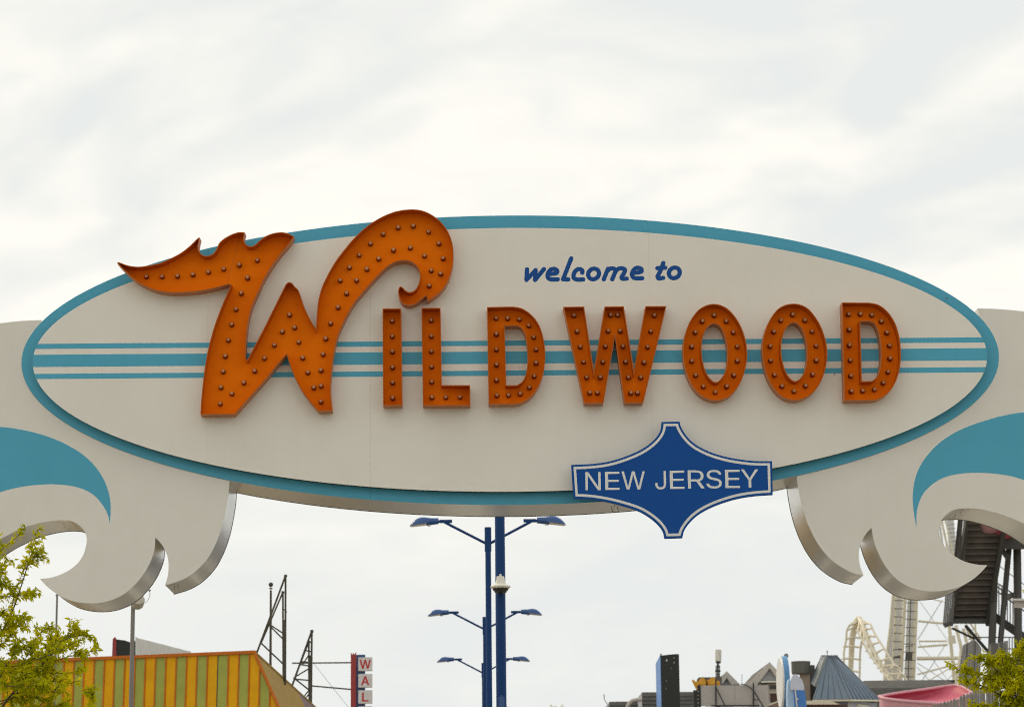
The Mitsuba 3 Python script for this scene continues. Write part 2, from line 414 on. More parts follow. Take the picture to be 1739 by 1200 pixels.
wr = outline([
    [(1352.3, 803.5), (1352, 780), (1352, 700)],
    [(1680, 640), (1660, 523.8)],
    [(1688.4, 524.4), (1739, 528.8), (1860, 545), (1990, 585), (2090, 660), (2150, 780), (2170, 930)],
    [(2170, 1757)], [(1930, 1757)],
    [(1930, 1230), (1910, 1090), (1860, 1000), (1790, 926), (1739, 889), (1713.5, 877.7), (1689.4, 869.7), (1665.4, 864.2), (1644.5, 862.5), (1625.3, 864), (1612.4, 868.9), (1602.8, 877.5), (1597, 886.8), (1594.8, 898), (1596.4, 910.6), (1602.8, 925), (1613.4, 937.5), (1625.3, 946.5), (1639.7, 953.4), (1659, 958), (1676.6, 959.2)],
    [(1668.6, 968.3), (1652.5, 982.8), (1633.3, 993.8), (1617.2, 999.6), (1596.4, 1003), (1575.5, 1003.2), (1556.3, 1000), (1537, 992.4), (1519.4, 979.8), (1503.3, 960.3), (1490.5, 936.3), (1483, 914), (1479.8, 895.5)],
    [(1469.2, 908), (1462.5, 921.7), (1459, 934), (1458.5, 946.7), (1461.3, 963.3), (1466.5, 976.3)],
    [(1449, 972.4), (1430.4, 963.3), (1409.6, 948), (1390.8, 925.8), (1374.2, 895), (1361.9, 859), (1354.4, 821.7), (1352.3, 803.5)]])
cl = outline([
    [(186.5, 888), (183.4, 874), (176, 859.6), (161.4, 842), (143, 831), (121, 824.7), (91.7, 822), (60.5, 823.2), (33, 827), (0, 835.4), (-70, 862), (-140, 910), (-200, 990)],
    [(-270, 880), (-240, 800), (-170, 750), (-90, 729), (0, 724.8), (27.5, 727.9), (60.5, 734.8), (91.7, 745), (119, 757.8), (143, 773.4), (163.2, 793.5), (178, 817.4), (185.4, 839.4), (188, 860), (186.5, 888)]])
cr = outline([
    [(1556.3, 894.4), (1556.2, 874.3), (1559.6, 856), (1567.8, 838), (1582.5, 822.5), (1600.8, 811.5), (1624.6, 804.9), (1655.8, 802.4), (1683.3, 803.4), (1712.6, 807.4), (1739, 814.7), (1810, 842), (1880, 890), (1940, 970)],
    [(2010, 860), (1980, 780), (1910, 730), (1830, 704), (1739, 700.2), (1709, 704.5), (1679.6, 712), (1646.6, 723), (1617.3, 736.6), (1591.6, 755), (1571.5, 777), (1558.7, 799), (1552.2, 821), (1550, 845), (1552, 870.6), (1556.3, 894.4)]])
YW = YS + 0.012
for w, c, side in ((wl, cl, 'left'), (wr, cr, 'right')):
    g = poly_at(w, YW).difference(rim.buffer(-0.25)); c = poly_at(c, YW)
    g = max(getattr(g, 'geoms', [g]), key=lambda q: q.area)
    band = part(S, 'wave_band', slab(g.difference(rim.buffer(0.002)), YW, YW + 0.86), 'edge_metal', 30)
    part(S, 'wave_panel', slab(g.difference(rim.buffer(0.0025)), YW - 0.004, YW - 0.0005), 'wave_paint', label=f'white wave panel curling at the {side} end of the oval')
    part(S, 'back_trim', slab(g.buffer(0.005).difference(g.buffer(-0.02)).difference(rim.buffer(0.006)), YW + 0.8642, YW + 0.872), 'rivet_dark')
    part(S, 'wave_back', slab(g.difference(rim.buffer(0.002)), YW + 0.8605, YW + 0.864), 'wave_paint')
    part(S, 'wave_crest', slab(c, YW - 0.0075, YW - 0.0045), 'teal_paint', label=f'teal crescent on the {side} wave panel')


def rivet_rows(px_a, px_b, Ya, n=4):
    out = []
    for px in (px_a, px_b):
        for k in range(n):
            s = trimesh.creation.icosphere(subdivisions=1, radius=0.0065); p = P(*px, Ya); s.apply_translation([p[0] + 0.02 * (k % 2), Ya + 0.10 + 0.20 * k, p[2]])
            out.append(s)
    return out


part(S, 'rivet', cat(rivet_rows((691, 850), (701, 851), YS) + rivet_rows((1043, 852), (1053, 851.5), YS)
                     + rivet_rows((98, 883.2), (107, 883), YW) + rivet_rows((1637, 863), (1647, 862.4), YW)
                     + rivet_rows((288, 991), (294, 989.3), YW, 3) + rivet_rows((1460, 975), (1453, 973.5), YW, 3)), 'rivet_dark', True, kind='stuff')

mk_ = []
for x, y, w, h in ((1606.5, 506.2, 2.2, 0.7), (1608.5, 507.6, 1.0, 0.8), (1417.5, 635.5, 0.5, 2.2), (1489, 599, 0.5, 0.9)):
    q = P(x, y, YF - 0.005); mk_.append(slab(affinity.scale(Point(q[0], q[2]).buffer(1, 3), w * M(YF), h * M(YF)), YF - 0.0062, YF - 0.0045))
part(S, 'scuff', cat(mk_), 'rivet_dark', kind='stuff')
# --- marquee letters: trays with a raised edge, bulbs in the tray
YL = YF - 0.17
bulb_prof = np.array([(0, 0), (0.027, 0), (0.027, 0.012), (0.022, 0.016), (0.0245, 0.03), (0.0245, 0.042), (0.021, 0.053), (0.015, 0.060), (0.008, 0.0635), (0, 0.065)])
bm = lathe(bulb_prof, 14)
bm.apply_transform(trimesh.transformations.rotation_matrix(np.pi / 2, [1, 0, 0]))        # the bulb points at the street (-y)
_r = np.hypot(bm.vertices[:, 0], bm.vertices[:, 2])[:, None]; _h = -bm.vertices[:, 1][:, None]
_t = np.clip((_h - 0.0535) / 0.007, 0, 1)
bulb_col = np.where(_h < 0.02, [[0.17, 0.028, 0.004]], (1 - _t) * np.array([[0.24, 0.045, 0.006]]) + _t * np.array([[0.56, 0.26, 0.13]]))  # pale tip: reflection of the bright street painted into the bulb colour
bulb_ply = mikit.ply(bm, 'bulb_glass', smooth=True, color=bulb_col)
YT = YF - 0.02                                # tray floor


def letter(segs, holes, bulbs, label, seams=()):
    g = Polygon(PX(outline(segs) if segs and isinstance(segs[0][0], (tuple, list)) else segs, YL))
    g = g if g.is_valid else g.buffer(0)
    for h in holes:
        g = g.difference(Polygon(PX(h, YL)))
    mid = g.buffer(-0.0022, join_style=2)
    k = add(f'{S}__letter', slab(g.buffer(-0.008, join_style=2), YT, YF - 0.0012), 'letter_orange', 30, label=label)
    add(f'{k}__inner_edge', slab(mid.difference(g.buffer(-0.009, join_style=2)), YL - 0.001, YF - 0.001), 'return_shaded', 30)
    add(f'{k}__outer_edge', slab(g.difference(mid.buffer(0.0003, join_style=2)), YL, YF - 0.0008), 'return_lit', 30)
    for x, y in bulbs:
        p = P(x, y, YT - 0.045)
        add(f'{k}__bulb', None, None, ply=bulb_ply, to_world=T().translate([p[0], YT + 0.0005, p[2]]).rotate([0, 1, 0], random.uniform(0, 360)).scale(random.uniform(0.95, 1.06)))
    for a, b in seams:
        p, q = P(*a, YT), P(*b, YT)
        add(f'{k}__seam', bar([p[0], YT - 0.001, p[2]], [q[0], YT - 0.001, q[2]], 0.004, 0.002), 'letter_seam')


W = [
    [(198.8, 446.3), (201, 445.2), (213.3, 449.4), (225, 452.1), (239, 452.6), (253, 450.6), (271.7, 446.5), (289.2, 438.9), (306.7, 429.6), (321.9, 417.9), (337.6, 403.4), (339.7, 403.9)],
    [(337.5, 412.7), (336.9, 421), (340, 429.4), (346.4, 433.9), (353.4, 434.3), (361.5, 430.8), (367.4, 423.2), (371.6, 413.8), (376.3, 408.5), (385.7, 402), (398.5, 396), (409, 394.1), (416.2, 395)],
    [(414.3, 402), (414.5, 409.4), (417.8, 415), (424.2, 418.2), (431.2, 416.8), (438.2, 410.9), (447.5, 403.3), (459.2, 397.5), (473.2, 394.6), (484.9, 395.2), (494.2, 398.7), (499.4, 401.8)],
    [(491.9, 413.3), (476.7, 431.3), (461.5, 452.3), (448.5, 474), (440.3, 492), (432, 510), (427, 523), (422, 543), (419, 564), (417.4, 586), (417, 608)],
    [(420, 611)], [(450, 553.5)], [(485, 482.8)],
    [(489.3, 479.3), (495.8, 480.4), (500.4, 486.2), (506.5, 492), (509.9, 500.1), (517.5, 522.8), (528.3, 544.5), (536.4, 557.5)],
    [(538, 533.7), (541, 508), (546.5, 488), (555.5, 468.5), (568.3, 446), (586.7, 421.5), (603.3, 402.3), (623.3, 384.2), (646.7, 369.2), (671.7, 359.2), (696.7, 355.6), (716.7, 357.5), (735, 365.8), (751.7, 380), (763.3, 398.3), (769.2, 418.3), (770, 440), (765.8, 463.3), (756.7, 484.5), (743.3, 499.5), (726, 511.7)],
    [(724.2, 501.7)],
    [(713.3, 510), (703.3, 516.5), (693.3, 518.5), (683.3, 514.2), (677.7, 504.2), (676.2, 493), (679.2, 486.3), (683.3, 487.5), (690, 494), (697, 495.8), (705, 491.7), (710.8, 481.7), (713.3, 468.3), (710.8, 456.7), (701.7, 446.7), (688.3, 442.6), (673.3, 444.4), (658.3, 452.5), (638.3, 471.7), (620, 492.3), (603.3, 512), (590, 534), (580, 554.5), (574.4, 569), (569.3, 588), (565.2, 611.7), (562.4, 639.8), (561.5, 665.8), (564.6, 697)],
    [(540.2, 698)],
    [(517.5, 670.2), (502.3, 644.2), (492.6, 620.5), (486.7, 602)],
    [(472, 618.2)], [(450, 645.5)], [(398.5, 703.3)], [(340.4, 703.8)],
    [(341.2, 686), (345, 646), (350, 610), (356, 582), (364, 554), (374, 526), (392, 484)],
    [(390, 483), (365, 489.1), (341.7, 493.8), (312.5, 496.5), (289.2, 496.7), (265.8, 493.2), (246, 485.6), (229.7, 476.4), (219.2, 467.3), (207.5, 455.8), (198.8, 446.3)]]
W_bulbs = [(248.3, 468.9), (274.8, 469), (301, 468), (327.3, 465.5), (353.6, 461.3), (379.7, 456.1), (406, 449), (436.7, 441.3), (420, 471), (409.6, 497.1), (400.4, 524.4), (393.2, 550.2), (387.6, 576.8), (382.4, 603.8), (378.8, 630), (375, 656.8), (373.6, 684.6), (393.6, 667.6), (413.8, 648.8), (432.2, 629), (449, 607.4), (491.5, 533.9), (500, 555.3), (479.2, 562.3), (465.7, 585.2), (507.1, 580), (514, 606.7), (522.5, 631.6), (532.7, 657.2), (545, 654.4), (545, 681.2), (545, 627.9), (548.3, 600.6), (553, 574.2), (561.3, 548.2), (574, 521.1), (588.4, 497.4), (577.7, 475.5), (593.3, 453.5), (605.5, 475.2), (609.8, 432.3), (623, 456.3), (629, 413), (643, 438.7), (650.7, 396.8), (668, 424), (676, 385.7), (696.7, 420), (701.8, 383), (727.8, 393), (721, 433.7), (745.2, 412.8), (732.3, 458.5), (752.5, 438), (748.3, 464.2), (729, 484.5)]
letter(W, [], W_bulbs, 'huge orange first W with wave-crest serif and curled tip', [((407, 403), (386, 479)), ((576, 450), (617, 494))])
Fz = lambda pts: zp(630, 500, 6.0, pts)
Gz = lambda pts: zp(780, 420, 4.287, pts)
Hz = lambda pts: zp(1140, 490, 4.1405, pts)
letter(Fz([(117, 142), (307, 142), (320, 1128), (124, 1131)]), [], Fz([(216, 265), (217, 422), (218, 578), (220, 738), (220, 893), (222, 1050)]), 'narrow orange letter I with one column of bulbs')
letter(Fz([(514, 135), (709, 135), (722, 922), (1010, 922), (1013, 1129), (530, 1131)]), [], Fz([(612, 259), (614, 420), (615, 575), (617, 731), (619, 886), (621, 1043), (762, 1043), (906, 1040)]), 'orange letter L beside the I')
dl = [[*Gz([(214, 1141), (202, 434)])], Gz([(390, 430)]), Gz([(455, 443), (520, 485), (575, 552), (608, 640), (624, 740), (624, 840), (610, 925), (577, 1010), (525, 1083), (445, 1133), (400, 1140)]), Gz([(214, 1141)])]
dlh = outline([Gz([(342, 1003), (330, 572)]), Gz([(420, 570)]), Gz([(447, 582), (475, 625), (490, 690), (497, 770), (496, 850), (484, 920), (458, 975), (420, 1001)]), Gz([(342, 1003)])])
letter(dl, [dlh], Gz([(268, 513), (352, 513), (437, 520), (506, 566), (541, 650), (559, 740), (559, 837), (546, 934), (511, 1016), (444, 1062), (358, 1072), (274, 1074), (272, 963), (272, 850), (270, 740), (270, 628)]), 'orange letter D between the L and the second W')
letter(Gz([(757, 432), (909, 430), (980, 905), (1058, 430), (1198, 429), (1272, 900), (1355, 427), (1508, 427), (1340, 1130), (1203, 1132), (1133, 650), (1050, 1133), (910, 1134)]), [], Gz([(835, 492), (858, 608), (881, 720), (905, 830), (928, 943), (951, 1055), (1006, 1055), (1027, 942), (1046, 830), (1064, 717), (1085, 605), (1102, 489), (1153, 489), (1172, 605), (1192, 717), (1211, 830), (1232, 943), (1250, 1056), (1298, 1056), (1322, 943), (1346, 833), (1371, 722), (1395, 608), (1420, 491)]), 'straight orange second W in the middle of the sign')
o1 = smooth_path(Hz([(82, 440), (97, 320), (137, 220), (205, 138), (297, 107), (385, 133), (462, 215), (513, 325), (534, 440), (522, 560), (473, 685), (400, 760), (310, 786), (220, 757), (150, 685), (100, 570)]), True).tolist()
o1h = smooth_path(Hz([(213, 430), (225, 330), (255, 270), (300, 245), (345, 270), (378, 340), (395, 430), (390, 540), (366, 610), (315, 657), (270, 628), (233, 555)]), True).tolist()
letter(o1, [o1h], Hz([(302, 184), (387, 226), (437, 304), (465, 404), (465, 505), (441, 605), (391, 684), (310, 725), (226, 685), (172, 606), (145, 506), (145, 404), (170, 304), (219, 226)]), 'orange letter O right of the second W')
o2 = smooth_path(Hz([(640, 430), (653, 320), (692, 220), (760, 135), (856, 105), (948, 130), (1026, 217), (1077, 330), (1097, 440), (1085, 560), (1036, 683), (960, 757), (865, 784), (778, 757), (707, 680), (660, 570)]), True).tolist()
o2h = smooth_path(Hz([(773, 430), (783, 340), (815, 267), (857, 238), (905, 265), (940, 340), (955, 430), (948, 540), (923, 610), (872, 650), (828, 620), (793, 550)]), True).tolist()
letter(o2, [o2h], Hz([(855, 180), (940, 220), (991, 298), (1019, 399), (1021, 502), (996, 600), (946, 680), (864, 718), (780, 682), (727, 604), (700, 503), (697, 402), (722, 300), (772, 221)]), 'orange letter O left of the last D')
dr_ = [Hz([(1217, 786), (1200, 97)]), Hz([(1390, 98)]), Hz([(1455, 112), (1520, 160), (1572, 237), (1604, 340), (1615, 455), (1607, 560), (1572, 668), (1515, 743), (1445, 780), (1400, 785)]), Hz([(1217, 786)])]
drh = outline([Hz([(1341, 650), (1329, 230)]), Hz([(1395, 229)]), Hz([(1425, 243), (1456, 300), (1472, 390), (1476, 480), (1468, 560), (1446, 620), (1410, 649)]), Hz([(1341, 650)])])
letter(dr_, [drh], Hz([(1249, 178), (1331, 176), (1411, 183), (1479, 227), (1517, 306), (1536, 397), (1540, 488), (1526, 583), (1493, 660), (1430, 706), (1348, 715), (1268, 718), (1264, 610), (1260, 501), (1255, 395), (1253, 286)]), 'last orange letter D at the right end of the word')

# --- "welcome to": rounded pen strokes
wz = lambda pts: zp(880, 420, 5.997, pts)
e_strokes = lambda dx, dy: [smooth_path([(x + dx, y + dy) for x, y in [(322, 272), (360, 268), (394, 258), (396, 237), (372, 221), (335, 225), (308, 255), (299, 290), (312, 318), (345, 327), (403, 326)]], per=5)]
o_stroke = lambda cx, cy: [np.array([(cx + 55 * math.cos(t) - 6 * math.sin(t), cy + 54 * math.sin(t)) for t in np.linspace(0, 2 * np.pi, 40)])]
strokes = [[(90, 224), (84, 332), (178, 232), (172, 332), (262, 222)]] + e_strokes(0, 0) + [[(540, 113), (457, 325), (510, 327)]]
strokes += [smooth_path([(652, 258), (652, 236), (625, 221), (592, 232), (567, 270), (565, 308), (590, 326), (662, 327)], per=5)] + o_stroke(768, 271)
strokes += [[(914, 218), (872, 325)], smooth_path([(902, 250), (930, 220), (968, 216), (992, 232), (984, 262), (958, 325)], per=5), smooth_path([(988, 250), (1018, 220), (1060, 214), (1086, 228), (1080, 258), (1052, 308), (1062, 320), (1106, 318)], per=5)]
strokes += e_strokes(860, -12) + [smooth_path([(1478, 160), (1448, 240), (1420, 300), (1428, 315), (1476, 311)], per=5), [(1417, 212), (1498, 207)]] + o_stroke(1590, 260)
rad = 22.5 / 5.997 * M(YF)
script = unary_union([LineString(PX(wz([tuple(q) for q in s]), YF)).buffer(rad) for s in strokes])
words = sorted(script.geoms, key=lambda g: g.bounds[0])
for w_, lab in ((unary_union([g for g in words if g.bounds[0] < P(1106, 460, YF)[0]]), 'welcome'), (unary_union([g for g in words if g.bounds[0] >= P(1106, 460, YF)[0]]), 'to')):
    for g in getattr(w_, 'geoms', [w_]):
        part(S, 'script_letter', slab(g, YF - 0.004, YF - 0.0005), 'script_blue')

# --- the blue shield that reads NEW JERSEY
YN = YF - 0.16
nl = lambda pts: zp(960, 700, 5.4556, pts)
nr = lambda pts: zp(1130, 700, 5.453, pts)
sh = outline([nl([(55, 485), (230, 478), (400, 455), (550, 410), (700, 345), (800, 275), (862, 205), (886, 150), (893, 87)]), nr([(132, 85)]),
              nr([(143, 130), (190, 210), (270, 290), (400, 360), (550, 408), (700, 436), (850, 450), (987, 450)]), nr([(994, 760)]),
              nr([(860, 768), (700, 790), (550, 830), (400, 890), (290, 957), (213, 1035), (170, 1105), (158, 1160)]), nl([(920, 1165)]),
              nl([(908, 1110), (875, 1055), (800, 985), (690, 917), (550, 868), (400, 830), (230, 803), (77, 796)]), nl([(55, 485)])])
shp = poly_at(sh, YN)
part(S, 'state_shield', cat([slab(shp, YN, YN + 0.05), slab(shp.intersection(sbox(P(1090, 800, YN)[0], -20, P(1190, 800, YN)[0], P(0, 800, YN)[2])).buffer(-0.08), YN + 0.0505, YS - 0.105)]), 'shield_blue', label='blue concave shield plate reading NEW JERSEY')
bo, bi = shp.buffer(-3.5 * M(YN), join_style=2), shp.buffer(-7.8 * M(YN), join_style=2)
part(S, 'shield_border', slab(bo.difference(bi), YN - 0.0035, YN - 0.0005), 'print_white')
for ch, xa, xb in [('N', 994.3, 1020), ('E', 1027.8, 1051.7), ('W', 1056.2, 1095), ('J', 1113, 1130.8), ('E', 1137.9, 1161.7), ('R', 1168.5, 1196), ('S', 1199.8, 1225.4), ('E', 1231.8, 1256), ('Y', 1259.3, 1287.3)]:
    xm = (xa + xb) / 2; y0 = 801 - (xm - 1007) * 0.0165; y1 = 831.9 - (xm - 1007) * 0.0155
    o = 0.4 if ch in 'SJ' else 0
    a, b = P(xa, y1 + o, YN), P(xb, y0 - (0.4 if ch == 'S' else 0), YN)
    part(S, 'shield_letter', text_in(ch, a[0], b[0], a[2], b[2], YN - 0.0035, 0.003), 'print_white', label=f'white capital {ch} of NEW JERSEY')

# ------------------------------------------------------------------ blue street lamps on the median
GL = 'blue double-armed street lamps along the median'


def lamp_head(s):
    """A cobra-head shell that points along s * x, its neck at the origin."""
    n, k = 14, 12; v = []; rows = []
    xs = np.linspace(0, 1, k)
    for t in xs:
        w = 0.135 * math.sqrt(max(1 - (2 * t - 0.9) ** 2 / 1.25, 0.0)) + 0.006
        h = 0.155 * math.sin(math.pi * min(1, (1 - t) * 1.25 + 0.02) ** 0.8 * 0.62) * (1 if t > 0.15 else 0.8 + t)
        base = -0.055 * t - 0.02
        row = [(t * 0.40, w * math.cos(a), base + max(h, 0.008) * math.sin(a)) for a in np.linspace(0, np.pi, n)]
        rows.append(row)
    v = np.array(rows).reshape(-1, 3); f = []
    for i in range(k - 1):
        for j in range(n - 1):
            a = i * n + j
            f += [[a, a + 1, a + n + 1], [a, a + n + 1, a + n]]
        f += [[i * n, (i + 1) * n, (i + 1) * n + n - 1], [i * n, (i + 1) * n + n - 1, i * n + n - 1]]
    for j in range(1, n - 1):
        f += [[0, j + 1, j], [(k - 1) * n, (k - 1) * n + j, (k - 1) * n + j + 1]]
    m = trimesh.Trimesh(v, f, process=False); m.vertices[:, 0] *= s
    trimesh.repair.fix_normals(m)
    zb = lambda t, o: -0.055 * t - 0.02 - o
    lens = hexa([[s * 0.06, -0.085, zb(.15, .022)], [s * 0.37, -0.075, zb(.92, .014)], [s * 0.37, 0.075, zb(.92, .014)], [s * 0.06, 0.085, zb(.15, .022)]],
                [[s * 0.05, -0.10, zb(.12, -.002)], [s * 0.385, -0.09, zb(.96, -.002)], [s * 0.385, 0.09, zb(.96, -.002)], [s * 0.05, 0.10, zb(.12, -.002)]])
    eye = rod([s * 0.0, 0, -0.03], [s * 0.0, 0, -0.075], 0.035, 12)
    collar = cat([rod([-s * 0.20, 0, 0.03], [s * 0.0, 0, 0.02], 0.062, 12, 0.078), rod([s * 0.0, 0, 0.02], [s * 0.05, 0, 0.02], 0.085, 12)])
    return m, lens, eye, collar


def street_lamp(px, ytop, Y, label, sides=(-1, 1), sc=1.0, group=GL):
    t = thing('street_lamp', label, 'street lamp', group)
    p = P(px, ytop, Y); x, H = p[0], p[2]
    part(t, 'pole', cat([rod([x, Y, 0.12], [x, Y, H - 0.5 * sc], 0.066 * sc, 16, 0.060 * sc), rod([x, Y, H - 0.5 * sc], [x, Y, H], 0.071 * sc, 16)]), 'pole_blue', 30)
    part(t, 'base_plate', cat([bx(x - 0.18, x + 0.18, Y - 0.18, Y + 0.18, 0.12, 0.16)]), 'pole_blue')
    for s in sides:
        a = np.array([x + s * 0.05 * sc, Y, H - 0.33 * sc]); b = np.array([x + s * 0.90 * sc, Y, H + 0.115 * sc])
        k = part(t, 'arm', cat([rod(a, b, 0.028 * sc, 10), bx(min(x + s * 0.74 * sc, x + s * 1.0 * sc), max(x + s * 0.74 * sc, x + s * 1.0 * sc), Y - 0.03 * sc, Y + 0.03 * sc, H + 0.10 * sc, H + 0.165 * sc), rod([x + s * 0.99 * sc, Y, H + 0.13 * sc], [x + s * 1.12 * sc, Y, H + 0.135 * sc], 0.03 * sc, 10)]), 'pole_blue', 30)
        shell, lens, eye, collar = lamp_head(s)
        for m in (shell, lens, eye, collar):
            m.apply_scale(sc); m.apply_translation([x + s * 1.22 * sc, Y, H + 0.11 * sc])
        h = part(t, 'lamp_head', cat([shell, collar]), 'lamp_blue', 40)
        add(f'{h}__lens', cat([lens, eye]), 'lamp_lens')
    return t


street_lamp(828.5, 895, 54.6, 'nearest blue street lamp on the median, its two heads just under the oval sign')
street_lamp(823.5, 1047, 75.0, 'second blue street lamp on the median, heads halfway down the poles')
street_lamp(821, 1125, 92.5, 'third blue street lamp on the median, heads lowest on the poles')
street_lamp(895, 1205, 118.0, 'far blue street lamp low at the bottom edge, only its head showing', sides=(-1,), sc=0.85)

# the thick pole that carries the camera
CP = thing('camera_pole', 'thick dark blue pole rising behind the middle of the sign', 'pole')
Yc = 48.0; pc = P(848.5, 860, Yc); pb = P(850.5, 1200, Yc)
part(CP, 'shaft', cat([rod([pb[0] + 0.01, Yc, 0.12], [pc[0], Yc, 9.6], 0.098, 20, 0.090), bx(pb[0] - 0.012, pb[0] + 0.02, Yc - 0.103, Yc - 0.085, 0.2, 7.2)]), 'pole_blue', 30)
part(CP, 'base_plate', bx(pb[0] - 0.22, pb[0] + 0.22, Yc - 0.22, Yc + 0.22, 0.12, 0.16), 'pole_blue')
q0, q1 = P(846.5, 1183.5, Yc), P(857, 1240, Yc)
part(CP, 'junction_box', cat([bx(q0[0], q1[0], Yc - 0.20, Yc - 0.09, q1[2], q0[2]), rod([(q0[0] + q1[0]) / 2, Yc - 0.13, q0[2]], [(q0[0] + q1[0]) / 2, Yc - 0.13, q0[2] + 0.03], 0.02)]), 'lamp_blue')
SC = thing('security_camera', 'white bell-shaped dome camera mounted on the thick blue pole', 'security camera')
Yk = Yc - 0.30; u = M(Yk); c = P(850, 996, Yk)
prof = [(0, 18), (6.0, 18), (6.6, 16.5), (7.0, 12), (9.5, 5), (15.5, 2.5), (17.3, 0.8), (17.3, -0.6), (14.6, -2.6), (0, -2.6)]
m = lathe([(r * u, z * u) for r, z in prof], 32); m.apply_translation(c); part(SC, 'housing', m, 'cam_white', 35)
m = lathe([(r * u, z * u) for r, z in [(0, -12), (5, -11.6), (9.8, -9.8), (11.2, -6.5), (12.6, -6.3), (14, -2.7), (0, -2.7)]], 32); m.apply_translation(c); part(SC, 'dome', m, 'cam_dark', 35)
part(SC, 'bracket', cat([bx(c[0] - 0.02, c[0] + 0.02, Yk, Yc - 0.08, c[2] + 18 * u, c[2] + 21 * u), rod([c[0], Yk, c[2] + 17.5 * u], [c[0], Yk, c[2] + 22 * u], 0.02)]), 'cam_white')

# ------------------------------------------------------------------ grey lamp pole and slim pole, left
FP = thing('floodlight_pole', 'grey lamp pole with a round beige lamp head half hidden by the left wave claw', 'lamp pole')
Yg = 42.0; a, b = P(226, 1025, Yg), P(223.7, 1200, Yg)
part(FP, 'pole', rod([b[0] - 0.02, Yg, 0], [a[0], Yg, a[2] + 0.12], 0.048, 16, 0.032), 'grey_pole', 30)
c = P(234.5, 1021, Yg)
m = lathe([(0, -0.10), (0.085, -0.10), (0.106, -0.08), (0.108, 0.04), (0.09, 0.075), (0, 0.085)], 28)
m.apply_transform(trimesh.transformations.rotation_matrix(math.radians(68), [1, 0.25, 0])); m.apply_translation(c + [0, -0.05, 0])
part(FP, 'lamp_head', m, 'lamp_tan', 35)
part(FP, 'wire', cat([tube(smooth_path(np.array([P(x, y, Yg) for x, y in [(246, 1024), (251.5, 1018), (254.5, 1010), (254, 1002)]]), per=4), 0.004, 5), rod(P(252.5, 1003, Yg), P(256, 1001, Yg), 0.012, 6)]), 'grey_pole')
SP = thing('slim_pole', 'slim grey pole standing left behind the claw of the left wave', 'pole')
Yp = 60.0; a = P(97, 1011, Yp)
part(SP, 'shaft', rod([a[0], Yp, 0], [a[0], Yp, a[2]], 0.034, 12, 0.022), 'grey_pole', 30)
part(SP, 'cap', cat([rod(a, a + [0, 0, 0.03], 0.035, 12), rod(a + [0, 0, 0.025], a + [0, 0, 0.055], 0.015, 8)]), 'grey_pole')

# ------------------------------------------------------------------ striped building with a mansard front
SB = thing('striped_building', 'flat-roofed building with a sloping front of yellow and green stripes and orange battens', 'building')
B = P(432, 1106.5, 72.0); A0 = P(-60, 1123.5, 74.9); H = B[2]
dirf = (A0 - B); dirf[2] = 0; Lf = np.linalg.norm(dirf[:2]); dirf /= Lf
nf = np.array([dirf[1], -dirf[0], 0]);  nf = nf if nf[1] < 0 else -nf
down = 2.06; drop = 3.4                                    # the slope falls 2.06 for every metre it comes forward
s_out = drop / down


RAKE = 0.50                                                # how fast the raked end runs out as it falls


def front(u_, d):                                          # u_ metres from the corner along the ridge, d metres below it
    return np.array([B[0], B[1], H]) + dirf * u_ + nf * (d * 0.04) - np.array([0, 0, d])


def hip_u(d):                                              # how far past the corner the front reaches, d below the ridge
    return -RAKE * d


Clast = P(537, 1200, 95.0)
dirs = np.array([Clast[0] - B[0], Clast[1] - B[1], 0]); Ls = np.linalg.norm(dirs); dirs /= Ls
hipv = (front(hip_u(drop), drop) - front(0, 0))


def side(u_, d):
    return np.array([B[0], B[1], H]) + dirs * u_ + hipv * (d / drop)


pw = 0.3105; dark_slot = 3
for i in range(-5, 30):
    u0, u1 = i * pw + 0.14 - pw, (i + 1) * pw + 0.14 - pw
    col = 'panel_yellow' if i % 2 == 0 else 'panel_green'
    # clip the strip by the hip line
    def dstart(u_):
        return 0.0 if u_ >= 0 else min(drop, -u_ / RAKE)
    if dstart(u1) >= drop: continue
    g0, g1 = u0 + 0.008, u1 - 0.008
    poly = [front(g1, dstart(g1)), front(g1, drop)]
    if dstart(g0) < drop: poly += [front(g0, drop), front(g0, dstart(g0))]
    else: poly += [front(hip_u(drop), drop)]
    if g0 < 0 < g1: poly.append(front(0, 0))
    part(SB, 'front_panel', plate(poly, 0.05, (0, 1, 0.3)), col)
    if dstart(u1) < drop - 0.05:
        part(SB, 'batten', bar(front(u1, dstart(u1)) - [0, 0.005, 0], front(u1, drop) - [0, 0.005, 0], 0.036 if i != dark_slot else 0.022, 0.05 if i != dark_slot else 0.02), 'batten_orange' if i != dark_slot else 'spacer_dark')
ns = 20
for i in range(ns):
    u0, u1 = Ls * i / ns, Ls * (i + 1) / ns
    q = [side(u0 + 0.01, 0), side(u1 - 0.01, 0), side(u1 - 0.01, drop), side(u0 + 0.01, drop)]
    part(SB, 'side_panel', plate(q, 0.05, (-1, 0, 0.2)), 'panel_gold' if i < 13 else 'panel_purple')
part(SB, 'ridge_cap', bar(front(-0.03, 0) + [0, 0, 0.0], front(Lf, 0) + [0, 0, 0.0], 0.085, 0.12), 'batten_orange')
part(SB, 'hip_cap', bar(front(0, 0) - [0, 0.03, 0], front(hip_u(drop), drop) - [0, 0.03, 0], 0.075, 0.09), 'batten_orange')
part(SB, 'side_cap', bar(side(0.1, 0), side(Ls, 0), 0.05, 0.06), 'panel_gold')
in_ = np.array([-0.1, 0.1, 0])
roof_c = [front(0, 0) + in_, front(Lf, 0) + [0.1, 0.1, 0], front(Lf, 0) + dirs * Ls, side(Ls, 0) + [-0.1, 0, 0]]
part(SB, 'roof', plate([np.array([c[0], c[1], H - 0.15]) for c in roof_c], 0.2, (0, 0, -1)), 'shingle_grey')
